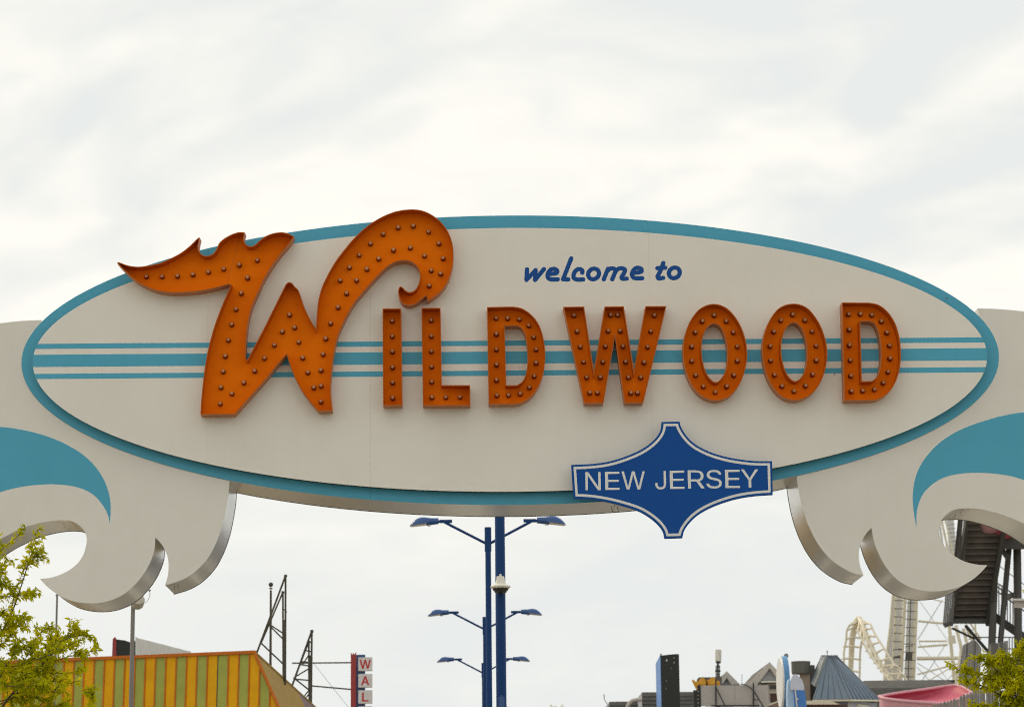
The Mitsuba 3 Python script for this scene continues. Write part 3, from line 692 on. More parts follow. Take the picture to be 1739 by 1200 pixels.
low = [front(hip_u(drop), drop) * [1, 1, 0] + [-0.3, 0.4, 0], front(Lf, drop) * [1, 1, 0] + [0, 0.4, 0], (front(Lf, 0) + dirs * Ls) * [1, 1, 0], side(Ls, drop) * [1, 1, 0] + [-0.3, 0, 0]]
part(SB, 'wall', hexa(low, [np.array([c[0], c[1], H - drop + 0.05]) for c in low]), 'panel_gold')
part(SB, 'soffit', plate([front(hip_u(drop), drop) + [0, 0, 0.02], front(Lf, drop) + [0, 0, 0.02], low[1] + [0, 0, H - drop + 0.02], low[0] + [0, 0, H - drop + 0.02]], 0.03, (0, 0, 1)), 'batten_orange')

RS = thing('roof_screen', 'torn pale sheet and dark board with a red post behind the striped roof', 'roof screen')
Yr = 79.0
part(RS, 'post', slab(Polygon(PX([(190, 1122), (191.3, 1084.5), (195.3, 1080.5), (197.2, 1085), (197.6, 1122)], Yr)), Yr, Yr + 0.15), 'sign_red')
part(RS, 'board', slab(Polygon(PX([(197.2, 1122), (197.4, 1084.5), (212, 1086.5), (222, 1090), (230, 1087), (230, 1122)], Yr)), Yr + 0.03, Yr + 0.08), 'black_board')
sheet = [(229.5, 1080), (234, 1082.7), (255, 1088), (290, 1097), (315, 1103.5), (324, 1105.2), (324, 1122), (229.5, 1122)]
v = []
sx = np.linspace(229.8, 324, 40)
for x in sx:
    yt = np.interp(x, [229.5, 234, 255, 290, 315, 324], [1080, 1082.7, 1088, 1097, 1103.5, 1105.2])
    for y in (yt, (yt + 1122) / 2, 1122):
        q = P(x, y, Yr); v.append(q + [0, 0.03 * math.sin(x * 0.22) + 0.012 * math.sin(x * 0.61), 0])
f = []
for i in range(39):
    for j in range(2):
        a = i * 3 + j; f += [[a, a + 3, a + 4], [a, a + 4, a + 1]]
fr = trimesh.Trimesh(v, f, process=False); bk = trimesh.Trimesh(np.array(v) + [0, 0.02, 0], np.array(f)[:, ::-1], process=False)
part(RS, 'sheet', cat([fr, bk]), 'tarp_pale', 60)

# ------------------------------------------------------------------ rusty frames on its roof, flagpole, WAL sign
tz = lambda pts, Y: [P(420 + x / 5.0, 960 + y / 5.0, Y) for x, y in pts]


def frame(label, Ya, lines):
    t = thing('steel_frame', label, 'steel frame', None)
    for nm, a, b, r, dy in lines:
        (pa, pb_) = tz([a, b], Ya + dy)
        part(t, nm, rod(pa, pb_, r, 6), 'rust_steel', 30)
    return t


Y1 = 80.0; zr = lambda Y: CY  # noqa
frame('tall rusty triangular steel frame on the striped roof, nearest the orange corner', Y1, [
    ('post', (325, 82), (322, 1010), 0.030, 0), ('post', (302, 222), (306, 1010), 0.030, 1.1), ('stay', (325, 84), (80, 740), 0.030, 0), ('stay', (302, 224), (115, 660), 0.026, 1.1),
    ('brace', (180, 492), (308, 576), 0.022, 0.5), ('brace', (180, 500), (312, 630), 0.022, 0.0), ('brace', (112, 652), (306, 835), 0.024, 0.5), ('brace', (302, 366), (330, 384), 0.018, 0.5), ('post', (312, 460), (312, 1010), 0.026, 0.6),
    ('peg', (325, 76), (325, 96), 0.05, 0), ('peg', (302, 216), (302, 234), 0.045, 1.1), ('peg', (322, 388), (336, 393), 0.02, 0)])
frame('smaller rusty braced steel frame beside the red and blue pylon sign', 95.0, [
    ('post', (548, 552), (542, 1180), 0.036, 0), ('post', (522, 642), (526, 1180), 0.036, 1.0), ('stay', (546, 556), (376, 1030), 0.036, 0), ('stay', (522, 644), (400, 960), 0.03, 1.0),
    ('brace', (500, 720), (542, 728), 0.026, .5), ('brace', (462, 812), (545, 822), 0.026, .5), ('brace', (450, 838), (540, 852), 0.026, .5), ('brace', (520, 760), (470, 835), 0.024, .5),
    ('brace', (410, 940), (530, 868), 0.026, .5), ('brace', (400, 955), (522, 1052), 0.028, .5), ('brace', (400, 962), (528, 972), 0.026, .5), ('brace', (520, 1060), (478, 1112), 0.024, .5), ('brace', (524, 1088), (494, 1122), 0.024, .5),
    ('peg', (548, 545), (548, 566), 0.06, 0), ('post', (534, 760), (534, 1180), 0.034, .5), ('peg', (396, 945), (412, 968), 0.05, .5), ('peg', (520, 636), (552, 662), 0.026, .5)])
FLp = thing('flagpole', 'slim steel flagpole with a ball finial behind the tall roof frame', 'flagpole')
Yq = 86.0; a, b = tz([(200, 210), (196, 1010)], Yq)
part(FLp, 'pole', rod(b - [0, 0, 0.8], a, 0.045, 10, 0.035), 'rust_steel', 30)
m = trimesh.creation.icosphere(subdivisions=3, radius=0.075); m.apply_translation(tz([(200, 160)], Yq)[0]); part(FLp, 'ball', m, 'rust_steel', True)
part(FLp, 'truck', cat([rod(*tz([(186, 193), (214, 193)], Yq), 0.02, 6), rod(*tz([(200, 210), (200, 175)], Yq), 0.012, 6)]), 'rust_steel')

PS = thing('pylon_sign', 'upright red and blue pylon sign with white letter boxes reading WAL', 'sign')
Yv = 95.0; uz = lambda pts: PX(zp(420, 960, 5.0, pts), Yv)
fin = Polygon(uz([(880, 736), (893, 756), (902, 740), (909, 757), (924, 733), (925, 1200)]) + [(P(605, 1200, Yv)[0], 0.0), (P(596, 1200, Yv)[0], 0.0)])
part(PS, 'red_fin', slab(fin, Yv - 0.12, Yv + 0.12), 'sign_red')
bf = Polygon([tuple(q) for q in uz([(926, 755), (1001, 755), (1001, 1200)])] + [(P(620.2, 1200, Yv)[0], 0.0), (P(605.2, 1200, Yv)[0], 0.0)])
part(PS, 'blue_fin', slab(bf, Yv - 0.05, Yv + 0.07), 'sign_navy')
for ch, y0, y1 in (('W', 780, 896), ('A', 920, 1037), ('L', 1058, 1173), (None, 1194, 1310)):
    (xa, za), (xb, zb) = uz([(944, y1), (1063, y0)])
    k = part(PS, 'letter_box', bx(xa, xb, Yv - 0.20, Yv - 0.051, za, zb), 'letter_box_white')
    add(f'{k}__rim', cat([bx(xa - 0.006, xb + 0.006, Yv - 0.21, Yv - 0.205, za, za + 0.02)]), 'trim_beige')
    if ch:
        lx = {'W': (956, 1051), 'A': (968, 1038), 'L': (976, 1030)}[ch]
        (l0, z0), (l1, z1) = uz([(lx[0], y0 + 97), (lx[1], y0 + 20)])
        add(f'{k}__letter', text_in(ch, l0, l1, z0, z1, Yv - 0.213, 0.012, True), 'letter_red', label=f'red capital {ch}')
for y0, y1, xa in ((826, 822, 380), (1018, 1049, 536)):
    a, b = tz([(xa, y0), (882, y1)], Yv); part(PS, 'tie_bar', rod(a, b, 0.026, 6), 'rust_steel')
part(PS, 'guy_wire', rod(*tz([(560, 825), (870, 1215)], Yv), 0.007, 5), 'grey_pole')

# ------------------------------------------------------------------ right-hand boardwalk
# dark tower sign
TS = thing('tower_sign', 'tall black-backed box sign with a bright blue side', 'sign')
Yt = 110.0; a, b = P(1122, 1111.2, Yt), P(1153, 1110, Yt)
q = P(1113.5, 1126, Yt + 4.4); part(TS, 'body', hexa([[a[0] + 0.03, Yt + 0.06, 0], [b[0], Yt + 0.06, 0], [b[0] + 0.1, Yt + 4.4, 0], [q[0] + 0.04, Yt + 4.4, 0]], [[a[0] + 0.03, Yt + 0.06, a[2] - 0.02], [b[0], Yt + 0.06, b[2] - 0.02], [b[0] + 0.1, Yt + 4.4, q[2] - 0.02], [q[0] + 0.04, Yt + 4.4, q[2] - 0.02]]), 'black_steel')
part(TS, 'back_board', slab(Polygon([(a[0], 0), (b[0], 0), (b[0], b[2]), (b[0] - 0.1, b[2] + 0.01), (a[0] + 0.25, a[2] + 0.0), (a[0], a[2] - 0.03)]), Yt, Yt + 0.05), 'black_board')
q = P(1113.5, 1126, Yt + 4.4); part(TS, 'side_board', hexa([[a[0] - 0.02, Yt + 0.02, 0], [a[0] + 0.025, Yt + 0.02, 0], [q[0] + 0.03, q[1], 0], [q[0], q[1], 0]], [[a[0] - 0.02, Yt + 0.02, a[2] - 0.01], [a[0] + 0.025, Yt + 0.02, a[2] - 0.01], [q[0] + 0.03, q[1], q[2]], [q[0], q[1], q[2]]]), 'bright_blue', label='bright blue side of the tower sign')
mk = []
for x, y, w in ((1131.8, 1120, 1.6), (1144.4, 1116, 0.8), (1144.6, 1124, 0.9), (1139.5, 1134, 0.6), (1131.5, 1155, 0.7), (1130.5, 1168, 0.6)):
    q = P(x, y, Yt); w *= M(Yt); mk.append(slab(Polygon([(q[0] - w, q[2] - w), (q[0] + w, q[2] - w * 1.2), (q[0] + w * 0.4, q[2] + w * 1.7)]), Yt - 0.01, Yt - 0.001))
part(TS, 'sky_spot', cat(mk), 'letter_box_white')  # white plates stand in for sky showing through gaps in the board
part(TS, 'cap', bx(a[0] - 0.01, a[0] + 0.05, Yt - 0.02, Yt + 0.3, a[2], a[2] + 0.05), 'grey_pole')

# low shingled blocks


def shingled(key, label, x0, x1, ytop, Y, depth, rows=6, h=0.16):
    t = thing(key, label, 'building')
    a, b = P(x0, ytop, Y), P(x1, ytop, Y)
    part(t, 'wall', bx(a[0], b[0], Y + 0.05, Y + depth, 0, a[2] - 0.02), 'siding_grey')
    for r in range(rows):
        z1 = a[2] - r * h
        q = [[a[0], Y + 0.0 - 0.02, z1 - h - 0.02], [b[0], Y - 0.02, z1 - h - 0.02], [b[0], Y + 0.03, z1], [a[0], Y + 0.03, z1]]
        part(t, 'shingle_course', plate(q, 0.02, (0, 1, 0)), 'shingle_grey')
    return t


LB = shingled('shingled_block', 'dark grey shingled block behind the black and blue tower sign', 1090, 1179, 1174.5, 118, 5, 7, 0.17)
LB2 = shingled('shingled_block', 'lower grey shingled roof left of the tower sign with a pale curved pipe', 1034.5, 1091, 1190.5, 121, 5, 4, 0.16)
pp = smooth_path(np.array([P(x, y, 117.5) for x, y in [(1064, 1210), (1066.5, 1197), (1072, 1190), (1079, 1187.5), (1090, 1187)]]), per=4)
part(LB2, 'pipe', tube(pp, 0.085, 10), 'trim_beige', 60)
HK = thing('hooked_pole', 'thin curved light pole left of the low grey roof', 'lamp pole')
part(HK, 'pole', tube(np.array([P(x, y, 120) for x, y in [(1034, 1240), (1033, 1196), (1029, 1191.5), (1026.4, 1186), (1025.6, 1178)]]), 0.018, 6), 'grey_pole')

# billboard seen from behind
BB = thing('billboard', 'pale back of a billboard held by black posts and struts', 'billboard')
Yb = 100.0; bzp = lambda x, y, Y=Yb: P(1160 + x / 10.23, 1090 + y / 10.23, Y)
a, b = bzp(305, 1105), bzp(1490, 738)
xs = [bzp(x, 900)[0] for x in (305, 568, 900, 1222, 1490)]
for i in range(4):
    part(BB, 'panel', bx(xs[i] + 0.006, xs[i + 1] - 0.006, Yb, Yb + 0.06, a[2], b[2]), 'board_back')
part(BB, 'post', bar(bzp(568, 650, Yb - .1), bzp(576, 1700, Yb - .1), 0.05), 'black_steel')
part(BB, 'post', bar(bzp(1222, 705, Yb - .1), bzp(1224, 1700, Yb - .1), 0.05), 'black_steel')
part(BB, 'strut', bar(bzp(575, 785, Yb - .1), bzp(740, 1125, Yb - .5), 0.045), 'black_steel')
part(BB, 'strut', bar(bzp(1232, 845, Yb - .1), bzp(1410, 1140, Yb - .5), 0.045), 'black_steel')
part(BB, 'strut', bar(bzp(1222, 996, Yb - .1), bzp(1318, 996, Yb - .3), 0.03), 'black_steel')
part(BB, 'cable', tube(smooth_path(np.array([bzp(x, y, Yb - .12) for x, y in [(1000, 722), (1080, 738), (1160, 780), (1228, 842)]]), per=4), 0.018, 6), 'black_steel')
part(BB, 'rail', bar(bzp(490, 1100, Yb - .12), bzp(1320, 1095, Yb - .12), 0.05), 'black_steel')
a, b = bzp(198, 1700), bzp(272, 830)
fm = [bx(a[0], b[0], Yb - 0.08, Yb + 0.05, 0, b[2])]; a2, b2 = bzp(272, 1700), bzp(302, 745); fm.append(bx(a2[0], b2[0], Yb - 0.05, Yb + 0.06, 0, b2[2]))
part(BB, 'side_frame', cat(fm), 'black_board')
part(BB, 'hole_disc', cat([rod(bzp(262, y, Yb - 0.08), bzp(262, y, Yb - 0.1), 0.022, 8) for y in (850, 918, 986, 1050, 1118)]), 'trim_beige')  # pale discs added in place of the holes through the black frame

OR = thing('roof_ornament', 'yellow and orange lumpy ornament row on a grey board above the billboard', 'ornament')
Yo = 103.0; oz = lambda pts: PX(zp(1160, 1090, 10.23, pts), Yo)
part(OR, 'backing', slab(Polygon(oz([(250, 640), (280, 600), (650, 595), (655, 830), (250, 830)])), Yo + 0.2, Yo + 0.3), 'shingle_grey')
for pts in ([(165, 655), (215, 690), (250, 680), (290, 700), (275, 770), (240, 810), (205, 740)], [(240, 690), (290, 670), (310, 630), (370, 640), (390, 700), (380, 745), (300, 750), (250, 740)],
            [(425, 655), (470, 650), (490, 620), (545, 630), (565, 690), (550, 745), (440, 745)], [(570, 700), (600, 670), (625, 690), (630, 745), (565, 748)]):
    g = Polygon(oz(pts)).buffer(0.03).buffer(-0.015)
    part(OR, 'lump', cat([slab(g, Yo - 0.12, Yo + 0.2), slab(g.buffer(-0.05), Yo - 0.18, Yo - 0.121)]), 'ornament_yellow')
part(OR, 'finial', cat([slab(Polygon(oz([(490, 640), (515, 600), (545, 610), (540, 650)])), Yo - 0.05, Yo + 0.1), slab(Polygon(oz([(330, 610), (352, 590), (372, 605), (360, 625)])), Yo + 0.1, Yo + 0.2)]), 'panel_green')

AM = thing('antenna_mast', 'white cylindrical antenna on a dark lattice mast', 'antenna')
Ya = 125.0; az = lambda x, y: P(1160 + x / 10.23, 1090 + y / 10.23, Ya)
part(AM, 'antenna', rod(az(611, 328), az(612, 130), 0.150, 20), 'cam_white', 30)
part(AM, 'collar', cat([rod(az(612, 362), az(612, 328), 0.12, 12), rod(az(606, 420), az(606, 362), 0.055, 10), rod(az(575, 355), az(650, 355), 0.03, 6)]), 'black_steel')
ml = []
for s in (-1, 1):
    for k in (-1, 1):
        o = np.array([0, k * 0.1, 0]); ml.append(rod(az(604 + s * 36, 1300) + o, az(604 + s * 30, 400) + o, 0.014, 6))
for y in range(420, 1290, 75):
    for s in (-1, 1):
        ml += [rod(az(604 - s * 32, y), az(604 + s * 32, y + 75), 0.010, 5)]
ml += [rod(az(555, 497), az(655, 497), 0.028, 6), rod(az(604, 1300), az(604, 400), 0.05, 8)]
part(AM, 'lattice', cat(ml), 'black_steel')
part(AM, 'equipment', cat([bx(az(570, 0)[0], az(655, 0)[0], Ya - 0.1, Ya + 0.1, az(0, 760)[2], az(0, 600)[2])]), 'tank_grey')

# gabled houses


def gable(label, ap, l, r, inner, Y, depth, trim):
    t = thing('gabled_house', label, 'house', None)
    A_, L_, R_, I_ = P(*ap, Y), P(*l, Y), P(*r, Y), P(*inner, Y)
    ov = slab(Polygon([(L_[0], L_[2]), (A_[0], A_[2]), (R_[0], R_[2]), (R_[0] - trim, R_[2]), (I_[0], I_[2]), (L_[0] + trim, L_[2])]), Y - 0.25, Y + 0.02)
    part(t, 'barge_board', ov, 'trim_beige')
    for q, s in ((L_, -1), (R_, 1)):
        top, bot = np.array([A_[0], 0, A_[2]]), np.array([q[0], 0, q[2]])
        part(t, 'roof_slope', plate([top + [0, Y - 0.2, -0.01], bot + [0, Y - 0.2, -0.01], bot + [0, Y + depth, -0.01], top + [0, Y + depth, -0.01]], 0.10, (0, 0, -1)), 'shingle_grey')
    zb = L_[2]
    n = int((I_[2] - zb) / 0.16) + 1
    for k in range(n):
        z0, z1 = zb + k * 0.16, min(zb + (k + 1) * 0.16, I_[2])
        half = lambda z: (A_[2] - 0.05 - z) / (A_[2] - zb)
        xl0, xr0 = A_[0] + (L_[0] - A_[0]) * half(z0), A_[0] + (R_[0] - A_[0]) * half(z0)
        xl1, xr1 = A_[0] + (L_[0] - A_[0]) * half(z1), A_[0] + (R_[0] - A_[0]) * half(z1)
        part(t, 'siding_board', plate([[xl0, Y + 0.0, z0], [xr0, Y + 0.0, z0], [xr1, Y + 0.02, z1], [xl1, Y + 0.02, z1]], 0.03), 'siding_grey')
    part(t, 'wall', bx(L_[0] + 0.15, R_[0] - 0.15, Y + 0.05, Y + depth, 0, zb), 'siding_grey')
    return t, (A_, L_, R_)


g1, _ = gable('small gabled grey house end behind the billboard, left of the larger gable', (1233.3, 1139.5), (1211, 1162), (1256, 1162), (1233.6, 1150.5), 128, 6, 0.42)
q = P(1244, 1152, 128); part(g1, 'dormer', hexa([[q[0] - 0.1, 129, q[2] - 0.2], [q[0] + 0.3, 129, q[2] - 0.5], [q[0] + 0.3, 131, q[2] - 0.5], [q[0] - 0.1, 131, q[2] - 0.2]], [[q[0] - 0.15, 129, q[2] + 0.15], [q[0] + 0.1, 129, q[2] + 0.1], [q[0] + 0.1, 131, q[2] + 0.1], [q[0] - 0.15, 131, q[2] + 0.15]]), 'shingle_grey')
g2, (A_, L_, R_) = gable('larger gabled grey house end with beige barge boards, left of the white disc', (1305.7, 1124), (1264, 1169), (1347.5, 1169), (1306.2, 1134), 120, 7, 0.42)
a, b = P(1293, 1158.5, 119.4), P(1330, 1154.5, 119.4)
part(g2, 'awning', cat([hexa([[a[0], 118.9, a[2] - 0.02], [b[0], 118.9, a[2] - 0.02], [b[0], 120, a[2] + 0.08], [a[0], 120, a[2] + 0.08]], [[a[0] + 0.05, 118.95, a[2] + 0.03], [b[0], 118.95, a[2] + 0.03], [b[0], 120, b[2]], [a[0] + 0.4, 120, b[2]]])]), 'cream_trim')
zf = lambda y: P(1310, y, 119.9)[2]; xf = lambda x: P(x, 1180, 119.9)[0]
part(g2, 'porch_wall', bx(xf(1303), xf(1335), 119.6, 120.04, 0, zf(1160)), 'trim_beige')
w = part(g2, 'window', bx(xf(1306.5), xf(1318), 119.55, 119.62, zf(1192), zf(1177.5)), 'brown_wall')
add(f'{w}__sill', bx(xf(1305.8), xf(1318.6), 119.5, 119.63, zf(1177.5), zf(1176)), 'cream_trim')
part(g2, 'transom', bx(xf(1306.5), xf(1318), 119.56, 119.62, zf(1170), zf(1164)), 'slat_wood')
RH = thing('rough_roof', 'small brown roof with a cream edge below the large gable', 'roof')
part(RH, 'slope', plate([P(1297, 1201, 105), P(1323, 1190, 105), P(1323, 1215, 104), P(1290, 1215, 104)], 0.1), 'brown_wall')
part(RH, 'edge', bar(P(1299, 1199, 105), P(1322, 1190, 105), 0.06), 'cream_trim')
part(RH, 'post', bx(P(1305, 1200, 105)[0], P(1318, 1200, 105)[0], 105.2, 107, 0, P(0, 1210, 105)[2]), 'brown_wall')
WP = thing('whip_antenna', 'hair-thin pole between the two gables', 'pole')
part(WP, 'rod', rod(P(1260, 1200, 122), P(1260, 1144, 122), 0.012, 6), 'grey_pole')

# round disc signs
DS = thing('disc_sign', 'tall white disc seen edge on with a blue rim', 'sign')
Yd = 84.0; c = P(1330.5, 1159, Yd); R = 46 * M(Yd)
n_ = np.array([-math.cos(math.radians(0.9)), -math.sin(math.radians(0.9)), 0.0])
h_ = np.array([n_[1], -n_[0], 0.0]); th = 9 * M(Yd) / 0.99
tt = np.linspace(0, 2 * np.pi, 48, endpoint=False); ring = np.cos(tt)[:, None] * h_ * R + np.sin(tt)[:, None] * np.array([0, 0, R])
part(DS, 'rim', hexa(c + ring - n_ * th * 0.55, c + ring * 0.97 + n_ * th * 0.45), 'dish_blue', 30)
part(DS, 'face', hexa(c + ring * 0.99 + n_ * th * 0.46, c + ring * 0.9 + n_ * th * 0.75), 'dish_white', 30)
part(DS, 'post', rod([c[0], c[1], 0], [c[0], c[1], c[2] - R * 0.9], 0.07, 10), 'bright_blue')
m = trimesh.creation.icosphere(subdivisions=2, radius=0.075); m.apply_scale([1, 1, 1.0]); m.apply_translation(P(1335, 1112.5, Yd)); part(DS, 'cap', m, 'roof_light', True)
CS = thing('crest_sign', 'rounded lilac and blue signboard beside the white disc', 'sign')
Ye = 82.0; ez = lambda pts: PX(zp(1310, 1090, 9.153, pts), Ye)
topc = smooth_path([(300, 740), (296, 640), (312, 560), (345, 500), (385, 492), (425, 530), (470, 575), (500, 650), (515, 740)], per=4).tolist()
part(CS, 'top', slab(Polygon(ez(topc)), Ye, Ye + 0.25), 'lilac', label='lilac top of the rounded signboard')
part(CS, 'base', slab(Polygon(ez([(345, 741), (516, 741), (535, 850), (548, 1010), (552, 1200), (370, 1200), (360, 900)])), Ye + 0.003, Ye + 0.253), 'bright_blue')
part(CS, 'edge', slab(Polygon(ez([(262, 620), (280, 565), (305, 600), (340, 740), (380, 900), (430, 1200), (270, 1200), (255, 850)])), Ye + 0.06, Ye + 0.5), 'light_blue')
part(CS, 'trim', bar(P(1310 + 368 / 9.153, 1090 + 720 / 9.153, Ye - 0.04), P(1310 + 402 / 9.153, 1090 + 1030 / 9.153, Ye - 0.04), 0.035), 'letter_box_white')
for x, y in ((368, 718), (405, 882)):
    m = trimesh.creation.icosphere(subdivisions=2, radius=0.03); m.apply_translation(P(1310 + x / 9.153, 1090 + y / 9.153, Ye - 0.07)); part(CS, 'bulb', m, 'cream_trim', True)
part(CS, 'post', bx(P(1352, 1200, Ye)[0], P(1366, 1200, Ye)[0], Ye + 0.05, Ye + 0.2, 0, P(0, 1205, Ye)[2]), 'bright_blue')

# tank on a pillar
TK = thing('roof_tank', 'dark round drum on a tan pillar beside the blue metal roof', 'tank')
Yk2 = 112.0; dz = lambda x, y: P(1310 + x / 9.153, 1090 + y / 9.153, Yk2)
rr = (605 - 312) / 2 / 9.153 * M(Yk2); cx_ = dz(458, 400)[0]
m = lathe([(0, dz(0, 495)[2]), (rr * 0.97, dz(0, 495)[2]), (rr, dz(0, 460)[2]), (rr, dz(0, 330)[2]), (rr * 1.02, dz(0, 325)[2]), (rr * 1.02, dz(0, 303)[2]), (0, dz(0, 303)[2])], 32); m.apply_translation([cx_, Yk2, 0])
part(TK, 'drum', m, 'tank_grey', 30)
part(TK, 'pillar', bx(dz(430, 0)[0], dz(575, 0)[0], Yk2 - 0.15, Yk2 + 0.2, 0, dz(0, 496)[2]), 'pillar_tan')
part(TK, 'side_duct', bx(dz(560, 0)[0], dz(672, 0)[0], Yk2 + 0.21, Yk2 + 0.6, 0, dz(0, 350)[2]), 'slat_wood')

# pavilion with a blue standing seam roof
PV = thing('pavilion', 'grey pavilion under a blue standing seam hip roof with a finial', 'pavilion')
vz = lambda x, y, Y: P(1310 + x / 9.153, 1090 + y / 9.153, Y)
T0, T1, T2, T3 = vz(775, 215, 112.2), vz(862, 215, 111.2), vz(945, 215, 111.2), vz(1030, 215, 112.2)
L1, L0 = vz(690, 695, 109.6), vz(612, 640, 111.5)
E0, E1, E2 = vz(640, 885, 108.6), vz(1222, 880, 107.6), vz(1690, 885, 110.5)
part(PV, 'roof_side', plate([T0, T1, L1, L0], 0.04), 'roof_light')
part(PV, 'roof_front', plate([T1, T2, E1, E0], 0.04), 'metal_roof')
part(PV, 'roof_side', plate([T2, T3, E2], 0.04), 'metal_roof')
part(PV, 'roof_side', plate([T2, E2, E1], 0.04), 'metal_roof')
bk0, bk1 = E2 + [0, 4, 0], E0 + [0, 6, 0]
part(PV, 'roof_back', plate([T3, bk0, E2], 0.04, (0, 0, -1)), 'metal_roof')
part(PV, 'roof_back', plate([T0, T3, bk0, bk1], 0.04, (0, 0, -1)), 'metal_roof')
sm = []
for t in np.linspace(0.02, 0.98, 6):
    sm.append((T1 * (1 - t) + T2 * t, E0 * (1 - t) + E1 * t))
seen_t = [(0.02, 1), (0.98, 1)]
for a, b in sm:
    part(PV, 'seam', bar(a - [0, 0.02, 0], b - [0, 0.02, 0], 0.03, 0.04), 'roof_light' if a is sm[0][0] else 'roof_seam_shaded')
for t in np.linspace(0.12, 0.9, 7):
    b = E1 * (1 - t) + E2 * t; a = T2 * (1 - t) + T3 * t
    part(PV, 'seam', bar(a - [0, 0.02, 0], b - [0, 0.02, 0], 0.03, 0.04), 'roof_seam_shaded')
for t in (0.0, 0.4, 0.75):
    a, b = T0 * (1 - t) + T1 * t, L0 * (1 - t) + L1 * t; part(PV, 'seam', bar(a - [0, 0.02, 0], b - [0, 0.02, 0], 0.03, 0.04), 'metal_roof')
part(PV, 'ridge_cap', bar(T0 + [0, -0.02, 0.01], T3 + [0, -0.02, 0.01], 0.06), 'metal_roof')
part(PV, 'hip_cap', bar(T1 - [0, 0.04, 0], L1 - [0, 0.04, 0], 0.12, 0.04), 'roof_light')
part(PV, 'finial', cat([rod(vz(868, 215, 111.5), vz(868, 140, 111.5), 0.016, 8), rod(vz(868, 150, 111.5), vz(868, 130, 111.5), 0.03, 8)]), 'tank_grey')
wl0, wl1, wl2 = E0 + [0.7, 0.5, 0], E1 + [0, 0.35, 0], E2 + [-0.12, 0.3, 0]
foot = [wl0 * [1, 1, 0], wl1 * [1, 1, 0], wl2 * [1, 1, 0], bk0 * [1, 1, 0] - [0.12, 0.2, 0], bk1 * [1, 1, 0] + [0.7, -0.2, 0]]
part(PV, 'wall', hexa(foot, [f_ + [0, 0, E0[2] - 0.04] for f_ in foot]), 'siding_grey')
part(PV, 'fascia', cat([bar(E0 - [0, 0, 0.05], E1 - [0, 0, 0.05], 0.07, 0.05), bar(E1 - [0, 0, 0.05], E2 - [0, 0, 0.05], 0.07, 0.05)]), 'cream_trim')
part(PV, 'corner_board', bar(wl1 - [0, 0.03, 0.05], wl1 * [1, 1, 0] - [0, 0.03, 0], 0.09, 0.06), 'trim_beige')
part(PV, 'corner_board', bar(wl2 - [0, 0.03, 0.05], wl2 * [1, 1, 0] - [0, 0.03, 0], 0.06, 0.06), 'trim_beige')
wa, wb = (wl1 * 0.72 + wl2 * 0.28), (wl1 * 0.30 + wl2 * 0.70)
zt = E1[2] - 0.18
wq = [np.array([wa[0], wa[1] - 0.06, zt - 1]), np.array([wb[0], wb[1] - 0.06, zt - 1]), np.array([wb[0], wb[1] - 0.06, zt]), np.array([wa[0], wa[1] - 0.06, zt])]
w = part(PV, 'window', cat([bar(wq[i], wq[(i + 1) % 4], 0.09, 0.06) for i in range(4)]), 'cream_trim')
add(f'{w}__pane', plate([q + [0, 0.03, 0] for q in wq], 0.02), 'window_dark')
LE = thing('brown_kiosk', 'brown kiosk wall with a cream fascia in front of the pavilion', 'kiosk')
a, b = vz(535, 905, 103), vz(1065, 960, 103)
part(LE, 'fascia', hexa([[a[0], 103, b[2]], [b[0], 103, b[2] - 0.01], [b[0], 104.5, b[2]], [a[0], 104.5, b[2]]], [[a[0], 103, a[2]], [b[0] - 0.35, 103, a[2] - 0.01], [b[0] - 0.35, 104.5, a[2]], [a[0], 104.5, a[2]]]), 'cream_trim')
part(LE, 'wall', bx(a[0] + 0.02, b[0] + 0.3, 103.1, 105.5, 0, b[2] - 0.005), 'brown_wall')

# long shingled roof
LR = thing('long_roof', 'long low dark grey shingled roof in front of the roller coaster', 'roof')
Yl = 125.0
for k in range(6):
    y0, y1 = 1155 + k * 4.2, 1155 + (k + 1) * 4.2 + 0.8
    q = [P(1466, y1, Yl - k * 0.3 - 0.3), P(1622, y1 - 1.2, Yl - k * 0.3 - 0.3), P(1622 if k else 1604, y0 - 1.2 if k else y0 - 1.6, Yl - k * 0.3), P(1466, y0, Yl - k * 0.3)]
    part(LR, 'shingle_course', plate(q, 0.05), 'shingle_grey')
part(LR, 'wall', bx(P(1466, 1180, Yl)[0], P(1640, 1180, Yl)[0], Yl - 1.6, Yl + 5, 0, P(0, 1180, Yl - 2)[2]), 'slat_wood')
part(LR, 'back_slope', plate([P(1466, 1155, Yl), P(1622, 1153.6, Yl), P(1622, 1153.6, Yl) + [0, 5, -1.0], P(1466, 1155, Yl) + [0, 5, -1.0]], 0.05, (0, 0, -1)), 'shingle_grey')

# ------------------------------------------------------------------ roller coaster loop and lift tower
RC = thing('roller_coaster', 'cream roller coaster track curling over above the grey roof', 'roller coaster')
cz = lambda pts, Y0, Y1: np.array([P(1420 + x / 8.571, 1030 + y / 8.571, Y) for (x, y), Y in zip(pts, np.linspace(Y0, Y1, len(pts)))])
sp1 = smooth_path(cz([(205, 1500), (212, 880), (225, 620), (232, 470), (262, 330), (300, 220), (340, 165)], 180, 179), per=5)
part(RC, 'spine', tube(sp1, 0.17, 14, 0.25), 'coaster_cream', 50)
sp2 = smooth_path(cz([(340, 165), (385, 260), (440, 420), (540, 640), (640, 830), (770, 1030), (880, 1250)], 179, 174), per=5)
part(RC, 'spine', tube(sp2, 0.18, 14), 'coaster_cream', 50)
rl = {}
rl['a'] = smooth_path(cz([(110, 1400), (112, 780), (115, 640), (145, 480), (155, 350), (200, 260), (300, 215), (400, 245), (490, 235)], 178.6, 179), per=5)
